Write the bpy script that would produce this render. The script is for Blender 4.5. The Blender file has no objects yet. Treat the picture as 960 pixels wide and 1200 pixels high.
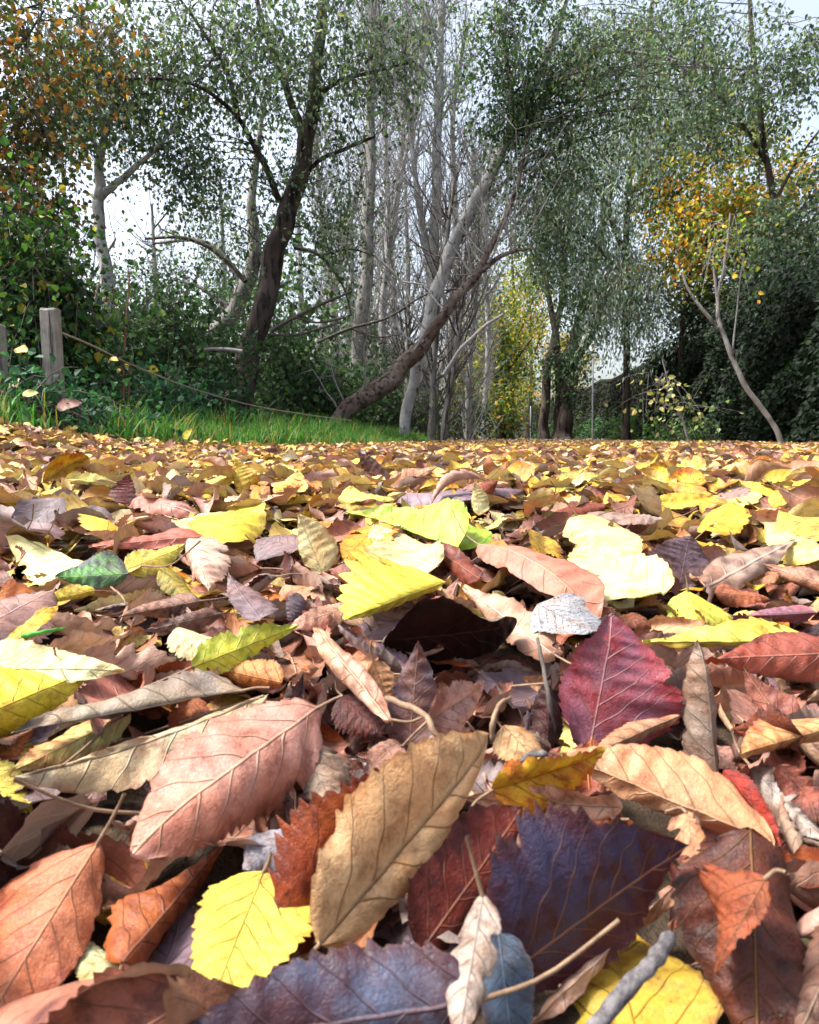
import bpy, math, random
import numpy as np
from mathutils import Vector
from mathutils.bvhtree import BVHTree

rng = np.random.default_rng(11)
R = math.radians
scene = bpy.context.scene
COL = scene.collection

# ---------------------------------------------------------------- camera
F = 800.0                       # focal length in pixels of the 960x1200 photograph
CAM = np.array([0.0, 0.0, 0.15])
PITCH = math.atan(87 / F)
RIGHT = np.array([1.0, 0, 0])
FWD = np.array([0, math.cos(PITCH), -math.sin(PITCH)])
UP = np.array([0, math.sin(PITCH), math.cos(PITCH)])
cam = bpy.data.cameras.new('camera')
co = bpy.data.objects.new('camera', cam)
COL.objects.link(co)
co.location = CAM
co.rotation_euler = (math.pi / 2 - PITCH, 0, 0)
cam.sensor_fit = 'VERTICAL'
cam.sensor_height = 24.0
cam.sensor_width = 24.0 * .8
cam.lens = 24.0 * F / 1200.0
cam.clip_start = 0.01
cam.clip_end = 2000
cam.dof.use_dof = True
cam.dof.focus_distance = 0.75
cam.dof.aperture_fstop = 20
scene.camera = co


def ray(px, py):
    return FWD + RIGHT * ((px - 480) / F) + UP * (-(py - 600) / F)


def at(px, py, d):
    return CAM + ray(px, py) * d


def ss(a, b, x):
    t = np.clip((x - a) / (b - a), 0, 1)
    return t * t * (3 - 2 * t)


def left_edge(y):
    return np.interp(y, [-5, 0, 2.8, 5.6, 9, 14, 45, 120], [-2.2, -1.95, -1.45, -.42, .05, .6, 4.0, 12])


def right_edge(y):
    return np.interp(y, [-5, 9, 19, 45, 120], [2.6, 5.4, 6.65, 7.9, 13])


def G(x, y):
    """height of the soil"""
    x = np.asarray(x, float)
    y = np.asarray(y, float)
    e = left_edge(y) - x
    amp = .07 * (1 - ss(2.5, 5.5, y)) + .03
    z = .058 * ss(.1, .9, y) + amp * ss(-.6, .6, e) + .1 * ss(.3, 2.5, e) + .2 * ss(2, 12, e)
    z = z + .075 * np.exp(-((x + 1.55) / .5) ** 2 - ((y - 2.3) / .7) ** 2)
    z = z + .008 * np.sin(x * 7.1 + 1.3) * np.sin(y * 5.3) * ss(.4, 1.2, y) + .02 * np.sin(x * 1.7) * np.sin(y * 1.1 + 2) * ss(3, 9, y) * ss(-.5, 1.5, e)
    return z


def hit(px, py, h):
    """the point of the view ray that lies h metres above the soil"""
    r = ray(px, py)
    lo, hi = .04, 8.0
    for _ in range(50):
        m = (lo + hi) / 2
        p = CAM + r * m
        if p[2] > float(G(p[0], p[1])) + h:
            lo = m
        else:
            hi = m
    return CAM + r * lo


# ---------------------------------------------------------------- colour
def lin(hexs, k=1.0):
    v = [int(hexs[i:i + 2], 16) / 255 for i in (0, 2, 4)]
    return np.array([(c / 12.92 if c <= .04045 else ((c + .055) / 1.055) ** 2.4) * k for c in v])


# ---------------------------------------------------------------- node helper
class NT:
    def __init__(s, name):
        s.m = bpy.data.materials.new(name)
        s.m.use_nodes = True
        s.t = s.m.node_tree
        s.t.nodes.clear()

    def n(s, typ, **kw):
        nd = s.t.nodes.new(typ)
        for k, v in kw.items():
            setattr(nd, k, v)
        return nd

    def put(s, sock, v):
        if isinstance(v, bpy.types.NodeSocket):
            s.t.links.new(v, sock)
        elif v is not None:
            if hasattr(sock.default_value, '__len__') and not hasattr(v, '__len__'):
                v = (v,) * len(sock.default_value)
            if hasattr(sock.default_value, '__len__') and len(sock.default_value) == 4 and len(v) == 3:
                v = tuple(v) + (1,)
            sock.default_value = v

    def math(s, op, a, b=None, c=None, clamp=False):
        nd = s.n('ShaderNodeMath', operation=op, use_clamp=clamp)
        for i, v in enumerate((a, b, c)):
            if v is not None:
                s.put(nd.inputs[i], v)
        return nd.outputs[0]

    def mix(s, f, a, b, blend='MIX'):
        nd = s.n('ShaderNodeMix', data_type='RGBA', blend_type=blend)
        s.put(nd.inputs[0], f)
        s.put(nd.inputs[6], a)
        s.put(nd.inputs[7], b)
        return nd.outputs[2]

    def ramp(s, f, lo, hi):
        nd = s.n('ShaderNodeMapRange', interpolation_type='SMOOTHSTEP')
        s.put(nd.inputs[0], f)
        nd.inputs[1].default_value = lo
        nd.inputs[2].default_value = hi
        nd.inputs[3].default_value = 0
        nd.inputs[4].default_value = 1
        return nd.outputs[0]

    def noise(s, vec, scale, detail=3, rough=.55):
        nd = s.n('ShaderNodeTexNoise')
        if vec is not None:
            s.put(nd.inputs['Vector'], vec)
        nd.inputs['Scale'].default_value = scale
        nd.inputs['Detail'].default_value = detail
        nd.inputs['Roughness'].default_value = rough
        return nd.outputs['Fac']

    def attr(s, name):
        return s.n('ShaderNodeAttribute', attribute_name=name)

    def bump(s, h, strength, dist):
        b = s.n('ShaderNodeBump')
        b.inputs['Strength'].default_value = strength
        b.inputs['Distance'].default_value = dist
        s.put(b.inputs['Height'], h)
        return b.outputs[0]

    def out(s, shader):
        o = s.n('ShaderNodeOutputMaterial')
        s.t.links.new(shader, o.inputs[0])
        return s.m

    def bsdf(s, color, rough=.7, normal=None, spec=.3):
        b = s.n('ShaderNodeBsdfPrincipled')
        s.put(b.inputs['Base Color'], color)
        s.put(b.inputs['Roughness'], rough)
        b.inputs['Specular IOR Level'].default_value = spec
        if normal is not None:
            s.put(b.inputs['Normal'], normal)
        return b.outputs[0]

    def trans(s, sh, color, f, normal=None):
        t = s.n('ShaderNodeBsdfTranslucent')
        s.put(t.inputs[0], color)
        if normal is not None:
            s.put(t.inputs['Normal'], normal)
        m = s.n('ShaderNodeMixShader')
        s.put(m.inputs[0], f)
        s.t.links.new(sh, m.inputs[1])
        s.t.links.new(t.outputs[0], m.inputs[2])
        return m.outputs[0]


def mat_fallen():
    t = NT('fallen_leaf')
    lc = t.attr('lc')
    sep = t.n('ShaderNodeSeparateXYZ')
    t.put(sep.inputs[0], lc.outputs['Vector'])
    lx, ly, u = sep.outputs
    par = t.n('ShaderNodeSeparateXYZ')
    t.put(par.inputs[0], t.attr('par').outputs['Vector'])
    seed, spots, blotch = par.outputs
    A = t.attr('colA').outputs['Color']
    B = t.attr('colB').outputs['Color']
    V = t.attr('colV').outputs['Color']
    vec = t.n('ShaderNodeCombineXYZ')
    t.put(vec.inputs[0], lx)
    t.put(vec.inputs[1], ly)
    t.put(vec.inputs[2], seed)
    P = vec.outputs[0]
    ax = t.math('ABSOLUTE', lx)
    au = t.math('ABSOLUTE', u)
    # slightly wandering veins
    wob = t.math('MULTIPLY', t.math('SUBTRACT', t.noise(P, 5, 1), .5), .10)
    mid = t.math('SUBTRACT', 1, t.ramp(t.math('ABSOLUTE', t.math('ADD', lx, t.math('MULTIPLY', wob, .12))), .002, .0095))
    side = t.math('MULTIPLY', t.math('GREATER_THAN', lx, 0), .45)
    s = t.math('SUBTRACT', t.math('ADD', ly, wob), t.math('MULTIPLY', ax, .85))
    s = t.math('ADD', s, t.math('MULTIPLY', t.math('MULTIPLY', ax, ax), -.5))
    fr = t.math('FRACT', t.math('ADD', t.math('MULTIPLY', s, 6.3), side))
    dd = t.math('ABSOLUTE', t.math('SUBTRACT', fr, .5))
    wid = t.math('SUBTRACT', .058, t.math('MULTIPLY', au, .042))
    sv = t.math('SUBTRACT', 1, t.math('DIVIDE', dd, wid), clamp=True)
    sv = t.math('MULTIPLY', sv, t.ramp(s, -.10, .0))
    # network of small veins
    vo = t.n('ShaderNodeTexVoronoi', feature='DISTANCE_TO_EDGE')
    warp = t.n('ShaderNodeVectorMath', operation='ADD')
    t.put(warp.inputs[0], P)
    nz = t.n('ShaderNodeTexNoise')
    t.put(nz.inputs['Vector'], P)
    nz.inputs['Scale'].default_value = 14
    sc = t.n('ShaderNodeVectorMath', operation='SCALE')
    t.put(sc.inputs[0], nz.outputs['Color'])
    sc.inputs['Scale'].default_value = .06
    t.put(warp.inputs[1], sc.outputs[0])
    t.put(vo.inputs['Vector'], warp.outputs[0])
    vo.inputs['Scale'].default_value = 36
    net = t.math('SUBTRACT', 1, t.ramp(vo.outputs['Distance'], .0, .09))
    veins = t.math('MAXIMUM', mid, sv)
    # colour
    n1 = t.noise(P, 4.5, 4, .6)
    n2 = t.noise(P, 26, 3, .6)
    n3 = t.noise(P, 95, 2, .6)
    bl = t.math('ADD', t.math('ADD', n1, t.math('MULTIPLY', n2, .22)), t.math('MULTIPLY', t.math('POWER', au, 3), .16))
    bl = t.math('ADD', bl, t.math('MULTIPLY', blotch, .42))
    bm = t.math('MULTIPLY', t.ramp(bl, .54, .86), .9)
    gr = t.n('ShaderNodeSeparateXYZ')
    t.put(gr.inputs[0], t.attr('grad').outputs['Vector'])
    gm = t.math('ADD', t.math('MULTIPLY', gr.outputs[0], u), t.math('MULTIPLY', gr.outputs[1], t.math('SUBTRACT', t.math('MULTIPLY', ly, 2), 1)))
    gm = t.math('ADD', t.math('ADD', gm, gr.outputs[2]), t.math('MULTIPLY', t.math('SUBTRACT', t.math('ADD', n1, t.math('MULTIPLY', n2, .4)), .7), 2.2))
    bm = t.math('MAXIMUM', bm, t.math('MULTIPLY', t.ramp(gm, -.25, .45), .85))
    col = t.mix(bm, A, B)
    n0 = t.noise(P, 2.2, 3, .6)
    col = t.mix(t.math('MULTIPLY', t.ramp(n0, .42, .62), .6), col, t.mix(1, col, (1.12, .82, .62), 'MULTIPLY'))
    n5 = t.noise(P, 9, 5, .7)
    col = t.mix(t.math('MULTIPLY', t.ramp(n5, .50, .64), .55), col, t.mix(1, col, (.50, .40, .36), 'MULTIPLY'))
    # uneven tone, mottling between the veins
    tone = t.math('ADD', t.math('MULTIPLY', n2, .75), t.math('MULTIPLY', n3, .55))
    tone = t.math('ADD', t.math('MULTIPLY', tone, .75), .53)
    tone = t.math('SUBTRACT', tone, t.math('MULTIPLY', net, .10))
    mul = t.n('ShaderNodeCombineColor')
    for i in range(3):
        t.put(mul.inputs[i], tone)
    col = t.mix(1.0, col, mul.outputs[0], 'MULTIPLY')
    # withered rim
    rim = t.math('MULTIPLY', t.ramp(t.math('ADD', au, t.math('MULTIPLY', n2, .10)), .96, 1.06), .65)
    col = t.mix(rim, col, t.mix(.5, B, (.10, .05, .03)))
    col = t.mix(t.math('MULTIPLY', veins, .55), col, V)
    # dark specks
    sp = t.n('ShaderNodeTexVoronoi', feature='F1')
    t.put(sp.inputs['Vector'], P)
    sp.inputs['Scale'].default_value = 30
    rad = t.math('MULTIPLY', t.math('MULTIPLY', spots, n1), .7)
    spm = t.math('LESS_THAN', sp.outputs['Distance'], rad)
    col = t.mix(t.math('MULTIPLY', spm, .85), col, (.03, .02, .03))
    # pale underside
    geo = t.n('ShaderNodeNewGeometry')
    under = t.mix(.35, col, (.50, .42, .33))
    col = t.mix(t.math('MULTIPLY', geo.outputs['Backfacing'], .7), col, under)
    h = t.math('ADD', t.math('MULTIPLY', n2, .35), t.math('MULTIPLY', veins, .45))
    h = t.math('ADD', h, t.math('MULTIPLY', n3, .12))
    h = t.math('SUBTRACT', h, t.math('MULTIPLY', net, .04))
    h = t.math('ADD', h, t.math('MULTIPLY', n5, .22))
    nrm = t.bump(h, .9, .0016)
    ro = t.math('ADD', t.math('MULTIPLY', n2, .35), .36)
    sh = t.bsdf(col, ro, nrm, .38)
    sh = t.trans(sh, col, .10)
    return t.out(sh)


def mat_foliage():
    t = NT('foliage')
    c = t.attr('colA').outputs['Color']
    sh = t.bsdf(c, .6, None, .22)
    sh = t.trans(sh, t.mix(1, c, (1.3, 1.35, .8), 'MULTIPLY'), .36)
    return t.out(sh)


def mat_bark(name, a, b, dark, scale=6, patch=.55, zs=.18):
    t = NT(name)
    tc = t.n('ShaderNodeTexCoord')
    mp = t.n('ShaderNodeMapping')
    t.put(mp.inputs[0], tc.outputs['Object'])
    mp.inputs['Scale'].default_value = (1, 1, zs)
    n1 = t.noise(mp.outputs[0], scale * 2.2, 5, .65)
    n2 = t.noise(tc.outputs['Object'], scale * .55, 4, .6)
    n3 = t.noise(mp.outputs[0], scale * 9, 4, .7)
    col = t.mix(t.ramp(n2, .38, .62), a, b)
    cr = t.ramp(n1, patch, patch + .13)
    col = t.mix(cr, col, dark)
    v = t.math('ADD', t.math('MULTIPLY', n3, .9), .5)
    cc = t.n('ShaderNodeCombineColor')
    for i in range(3):
        t.put(cc.inputs[i], v)
    col = t.mix(1, col, cc.outputs[0], 'MULTIPLY')
    hh = t.math('SUBTRACT', t.math('MULTIPLY', n3, .5), cr)
    return t.out(t.bsdf(col, .88, t.bump(hh, .9, .02), .2))


def mat_plain(name, a, b, scale=20, rough=.8, bumpd=.002, zs=1):
    t = NT(name)
    tc = t.n('ShaderNodeTexCoord')
    mp = t.n('ShaderNodeMapping')
    t.put(mp.inputs[0], tc.outputs['Object'])
    mp.inputs['Scale'].default_value = (1, 1, zs)
    n1 = t.noise(mp.outputs[0], scale, 6, .75)
    return t.out(t.bsdf(t.mix(t.ramp(n1, .32, .68), a, b), rough, t.bump(n1, .7, bumpd), .2))


def mat_wall():
    t = NT('old_brick')
    tc = t.n('ShaderNodeTexCoord')
    mp = t.n('ShaderNodeMapping')
    t.put(mp.inputs[0], tc.outputs['UV'])
    br = t.n('ShaderNodeTexBrick')
    t.put(br.inputs['Vector'], mp.outputs[0])
    br.inputs['Scale'].default_value = 1
    br.inputs['Brick Width'].default_value = .23
    br.inputs['Row Height'].default_value = .075
    br.inputs['Mortar Size'].default_value = .012
    br.inputs['Color1'].default_value = (.055, .032, .026, 1)
    br.inputs['Color2'].default_value = (.03, .022, .02, 1)
    br.inputs['Mortar'].default_value = (.05, .045, .04, 1)
    n = t.noise(tc.outputs['Object'], 1.6, 6, .7)
    col = t.mix(t.ramp(n, .42, .62), br.outputs['Color'], (.018, .022, .014))
    return t.out(t.bsdf(col, .9, t.bump(t.math('ADD', n, br.outputs['Fac']), .6, .02), .15))


def mat_soil():
    t = NT('soil')
    tc = t.n('ShaderNodeTexCoord')
    n1 = t.noise(tc.outputs['Object'], 3, 6, .65)
    n2 = t.noise(tc.outputs['Object'], 60, 5, .7)
    col = t.mix(t.ramp(n1, .35, .65), (.030, .022, .016), (.055, .038, .025))
    col = t.mix(t.ramp(n2, .5, .75), col, (.085, .055, .03))
    return t.out(t.bsdf(col, .95, t.bump(n2, .8, .012), .15))


M = dict(
    leaf=mat_fallen(), fol=mat_foliage(), soil=mat_soil(), wall=mat_wall(),
    dark=mat_bark('dark_bark', (.050, .036, .030), (.085, .066, .056), (.014, .010, .009), 5, .5),
    pale=mat_bark('pale_bark', (.40, .39, .38), (.25, .245, .23), (.05, .045, .04), 5.0, .55, .9),
    grey=mat_bark('grey_bark', (.19, .175, .165), (.29, .28, .26), (.05, .042, .038), 5, .54, .3),
    lean=mat_bark('cracked_bark', (.10, .065, .05), (.19, .15, .13), (.03, .02, .017), 9, .52, .9),
    twig=mat_plain('twig_bark', (.045, .036, .03), (.10, .085, .075), 30),
    ptwig=mat_plain('pale_twig_bark', (.20, .19, .18), (.36, .35, .33), 20),
    post=mat_bark('weathered_wood', (.20, .185, .165), (.31, .295, .27), (.06, .05, .042), 16, .56, .06),
    rope=mat_plain('old_rope', (.20, .17, .13), (.33, .29, .22), 90),
    stick=mat_plain('grey_stick', (.045, .04, .042), (.20, .185, .185), 330, .85, .0015),
    stalk=mat_plain('leaf_stalk', (.13, .08, .05), (.27, .18, .11), 160, .6, .0004),
    metal=mat_plain('grey_metal', (.16, .17, .18), (.25, .26, .27), 30, .5),
)


# ---------------------------------------------------------------- mesh building
def mesh_np(name, verts, quads, attrs=None, smooth=True, mat=None, uv=None):
    me = bpy.data.meshes.new(name)
    nv, nf = len(verts), len(quads)
    k = quads.shape[1]
    me.vertices.add(nv)
    me.vertices.foreach_set('co', np.ascontiguousarray(verts, np.float32).ravel())
    me.loops.add(nf * k)
    me.loops.foreach_set('vertex_index', np.ascontiguousarray(quads, np.int32).ravel())
    me.polygons.add(nf)
    me.polygons.foreach_set('loop_start', np.arange(0, nf * k, k, dtype=np.int32))
    me.polygons.foreach_set('loop_total', np.full(nf, k, np.int32))
    me.update(calc_edges=True)
    me.polygons.foreach_set('use_smooth', np.full(nf, smooth, bool))
    for an, arr in (attrs or {}).items():
        if arr.shape[1] == 4:
            a = me.attributes.new(an, 'FLOAT_COLOR', 'POINT')
            a.data.foreach_set('color', np.ascontiguousarray(arr, np.float32).ravel())
        else:
            a = me.attributes.new(an, 'FLOAT_VECTOR', 'POINT')
            a.data.foreach_set('vector', np.ascontiguousarray(arr, np.float32).ravel())
    if mat:
        me.materials.append(mat)
    me.validate()
    return me


def link(name, me, parent=None, loc=None):
    o = bpy.data.objects.new(name, me)
    COL.objects.link(o)
    if parent is not None:
        o.parent = parent
    if loc is not None:
        o.location = loc
    return o


def tag(o, label=None, cat=None, group=None, kind=None):
    if label:
        o['label'] = label
    if cat:
        o['category'] = cat
    if group:
        o['group'] = group
    if kind:
        o['kind'] = kind
    return o


def unit(v):
    return v / np.maximum(np.linalg.norm(v, axis=-1, keepdims=True), 1e-9)


def tubes(paths, radii, m=6, cap=True):
    """paths (n,k,3), radii (n,k): closed tapering tubes"""
    paths = np.asarray(paths, float)
    radii = np.asarray(radii, float)
    n, k, _ = paths.shape
    tan = np.gradient(paths, axis=1)
    tan = unit(tan)
    ref = np.where(np.abs(tan[..., 2:3]) > .9, np.array([1., 0, 0]), np.array([0, 0, 1.]))
    a = unit(np.cross(tan, ref))
    for i in range(1, k):          # carry the frame along so rings do not flip
        pa = a[:, i - 1] - tan[:, i] * np.sum(a[:, i - 1] * tan[:, i], -1, keepdims=True)
        a[:, i] = unit(pa)
    b = np.cross(tan, a)
    th = np.arange(m) * 2 * math.pi / m
    v = paths[:, :, None] + radii[:, :, None, None] * (a[:, :, None] * np.cos(th)[:, None] + b[:, :, None] * np.sin(th)[:, None])
    idx = np.arange(n * k * m).reshape(n, k, m)
    q = np.stack([idx[:, :-1], np.roll(idx, -1, 2)[:, :-1], np.roll(idx, -1, 2)[:, 1:], idx[:, 1:]], -1).reshape(-1, 4)
    return v.reshape(-1, 3), q


class Acc:
    """collects pieces into one mesh"""
    def __init__(s):
        s.v, s.q, s.c, s.n = [], [], [], 0

    def add(s, v, q, c=None):
        s.v.append(v)
        s.q.append(q + s.n)
        s.n += len(v)
        if c is not None:
            s.c.append(c)

    def build(s, name, mat, parent=None, origin=(0, 0, 0), smooth=True):
        v = np.concatenate(s.v) - np.asarray(origin)
        at_ = {'colA': np.concatenate(s.c)} if s.c else None
        me = mesh_np(name, v, np.concatenate(s.q), at_, smooth, mat)
        return link(name, me, parent)


def smooth_path(pts, n):
    """Catmull-Rom through points with any number of columns"""
    p = np.asarray(pts, float)
    if len(p) == 2:
        t = np.linspace(0, 1, n)[:, None]
        return p[0] * (1 - t) + p[1] * t
    e = np.concatenate([[2 * p[0] - p[1]], p, [2 * p[-1] - p[-2]]])
    out = []
    for s in np.linspace(0, len(p) - 1 - 1e-6, n):
        i = int(s)
        t = s - i
        a, b, c, d = e[i], e[i + 1], e[i + 2], e[i + 3]
        out.append(.5 * (2 * b + (c - a) * t + (2 * a - 5 * b + 4 * c - d) * t * t + (3 * b - a - 3 * c + d) * t ** 3))
    return np.array(out)


# ================================================================ FALLEN LEAVES
def leaf_verts(P, NV, NU):
    """P: dict of arrays describing n leaves; grid NV x NU quads each"""
    n = len(P['B'])
    v = np.linspace(0, 1, NV + 1)
    u = np.linspace(-1, 1, NU + 1)
    ea, eb = P['ea'][:, None], P['eb'][:, None]
    vm = ea / (ea + eb)
    w = (np.maximum(v, 1e-4)[None] ** ea) * (np.maximum(1 - v, 0)[None] ** eb) / (vm ** ea * (1 - vm) ** eb)
    w = np.clip(w, .006, 1)                                            # n,NV+1
    # saw teeth leaning to the tip
    nt = P['nt'][:, None]
    ph = (v[None] * nt + P['seed'][:, None]) % 1
    tooth = np.where(ph < .78, ph / .78, (1 - ph) / .22)
    amp = P['ta'][:, None] * np.clip(v * 9, 0, 1)[None] * np.clip((1 - v) * 5, 0, 1)[None]
    amp = amp * (1 + .6 * np.sin(v[None] * 37 + P['seed'][:, None] * 9))
    au = np.abs(u)
    U = u[None, None] * np.ones((n, NV + 1, 1))
    Wd = w[:, :, None] * (1 + (amp * (tooth - .6))[:, :, None] * (au ** 6)[None, None])
    # bites / tears along the rim
    sd = P['seed'][:, None, None]
    sgn = np.sign(U)
    nick = np.sin(v[None, :, None] * (9 + 5 * np.sin(sd * 3.1)) + sd * 11 + sgn * 1.7) * np.sin(v[None, :, None] * 23 + sd * 5 + sgn)
    Wd = Wd * (1 - P['rag'][:, None, None] * np.clip(nick - .25, 0, 1) * (au ** 2)[None, None])
    right = (u > 0)[None, None, :, None]
    H = np.where(right, P['HR'][:, None, None], P['HL'][:, None, None])
    N = np.where(right, P['NR'][:, None, None], P['NL'][:, None, None])
    K = np.where(right[..., 0], P['kR'][:, None, None], P['kL'][:, None, None])
    K = K * (1 + P['kv'][:, None, None] * (v[None, :, None] - .45) * 2)
    K = K + P['kw'][:, None, None] * np.sin(v[None, :, None] * 6.5 + sd * 5 + sgn * 1.3) * (v[None, :, None] > .04)
    K = np.where(np.abs(K) < .02, .02, K)
    th = (P['tw'][:, None] * (v[None] - .45))[:, :, None, None]
    ah = unit(P['A'])[:, None, None]
    H = H * np.cos(th) + np.cross(np.broadcast_to(ah, H.shape), H) * np.sin(th)
    N = N * np.cos(th) + np.cross(np.broadcast_to(ah, N.shape), N) * np.sin(th)
    Wm = np.where(right[..., 0], P['WR'][:, None, None], P['WL'][:, None, None])
    L = np.linalg.norm(P['A'], axis=1)
    S = Wm * Wd
    X = S * np.sin(K * au) / K
    Z = S * (1 - np.cos(K * au)) / K
    # wrinkles
    Lx = L[:, None, None]
    wr = (np.sin(v[None, :, None] * 9 + sd * 7 + U * 2.2) * .35 + np.sin(v[None, :, None] * 17 + sd * 13 - U * 3 * (1 + .3 * np.sin(sd))) * .22
          + np.sin(au[None, None] * 5 - v[None, :, None] * 40 + sd * 3) * .16)
    Z = Z + P['wr'][:, None, None] * Lx * wr * (.25 + au[None, None])
    # raised ribs between the side veins
    rib = np.cos((v[None, :, None] - .85 * S / Lx) * 6.3 * 2 * math.pi + (U > 0) * .9 * math.pi)
    Z = Z + Lx * .007 * rib * np.clip(au[None, None] * 2.5, 0, 1) * (1 - au[None, None] ** 3)
    nb = unit(P['NR'] + P['NL'])
    bend = P['bend'][:, None] * 4 * v[None] * (1 - v[None]) + P['hook'][:, None] * np.clip(v[None] - .7, 0, 1) ** 2 * 4
    wave = P['sw'][:, None] * np.sin(v[None] * math.pi * 2)
    xb = unit(P['HR'] - P['HL'])
    mid = P['B'][:, None] + P['A'][:, None] * v[None, :, None] + (nb[:, None] * bend[..., None] + xb[:, None] * wave[..., None]) * L[:, None, None]
    ahead = unit(P['A'])[:, None, None] * (S * .18 * au[None, None])[..., None] * (1 - v)[None, :, None, None]
    V = mid[:, :, None] + H * X[..., None] + N * Z[..., None] + ahead
    lx = S * u[None, None] / Lx
    lc = np.stack([lx * np.ones_like(S), np.broadcast_to(v[None, :, None], S.shape), np.broadcast_to(U, S.shape)], -1)
    return V.reshape(n, -1, 3), lc.reshape(n, -1, 3)


def grid_quads(NV, NU):
    i = np.arange((NV + 1) * (NU + 1)).reshape(NV + 1, NU + 1)
    return np.stack([i[:-1, :-1], i[:-1, 1:], i[1:, 1:], i[1:, :-1]], -1).reshape(-1, 4)


def leaf_attrs(P, nper, lc):
    n = len(P['B'])

    def rep(c):
        a = np.ones((n, nper, 4))
        a[..., :3] = c[:, None]
        return a.reshape(-1, 4)
    par = np.stack([P['seed'] * 3.7, P['spots'], P['blotch']], -1)
    grad = np.stack([P['gx'], P['gy'], P['g0']], -1)
    return {'colA': rep(P['cA']), 'colB': rep(P['cB']), 'colV': rep(P['cV']),
            'par': np.repeat(par, nper, 0), 'grad': np.repeat(grad, nper, 0), 'lc': lc.reshape(-1, 3)}


def sub(P, idx):
    return {k: a[idx] for k, a in P.items()}


def litter_mesh(P, NV, NU, name):
    V, lc = leaf_verts(P, NV, NU)
    nper = V.shape[1]
    q = (grid_quads(NV, NU)[None] + (np.arange(len(V)) * nper)[:, None, None]).reshape(-1, 4)
    return V.reshape(-1, 3), q, leaf_attrs(P, nper, lc)


PAL = [  # weight, colA, colB, colV, word
    (.20, 'e8cd4c', 'a8702c', 'c9a93a', 'yellow'), (.07, 'd9b52c', 'b0581e', 'a87f28', 'yellow'),
    (.10, 'f0e388', 'd0b060', 'd8c470', 'cream'), (.05, 'f3ecb4', 'd8b898', 'd9cc98', 'cream'),
    (.13, 'cfa27c', 'a0684a', 'dcb894', 'tan'), (.10, 'd3a091', '9a6658', 'e0bba6', 'pinkish tan'),
    (.11, 'b0705c', '6a3a30', 'cf9a80', 'reddish brown'), (.09, '8e5c4a', '54302a', 'b08468', 'brown'),
    (.06, '5e3530', '341c1c', '8a5a48', 'dark brown'), (.06, '86707a', '5a4448', 'a89094', 'purplish grey'),
    (.03, 'c8722a', '8a3a1a', 'd89a58', 'orange'),
]
KA = .72


def leafcol(h):
    c = lin(h, KA)
    m = c.max()
    return c * ((.46 + (m - .46) * .45) / m if m > .46 else 1.0)


PW = np.array([p[0] for p in PAL])
PA = np.array([leafcol(p[1]) for p in PAL])
PB = np.array([leafcol(p[2]) for p in PAL])
PV = np.array([leafcol(p[3]) for p in PAL])
PN = [p[4] for p in PAL]


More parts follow.
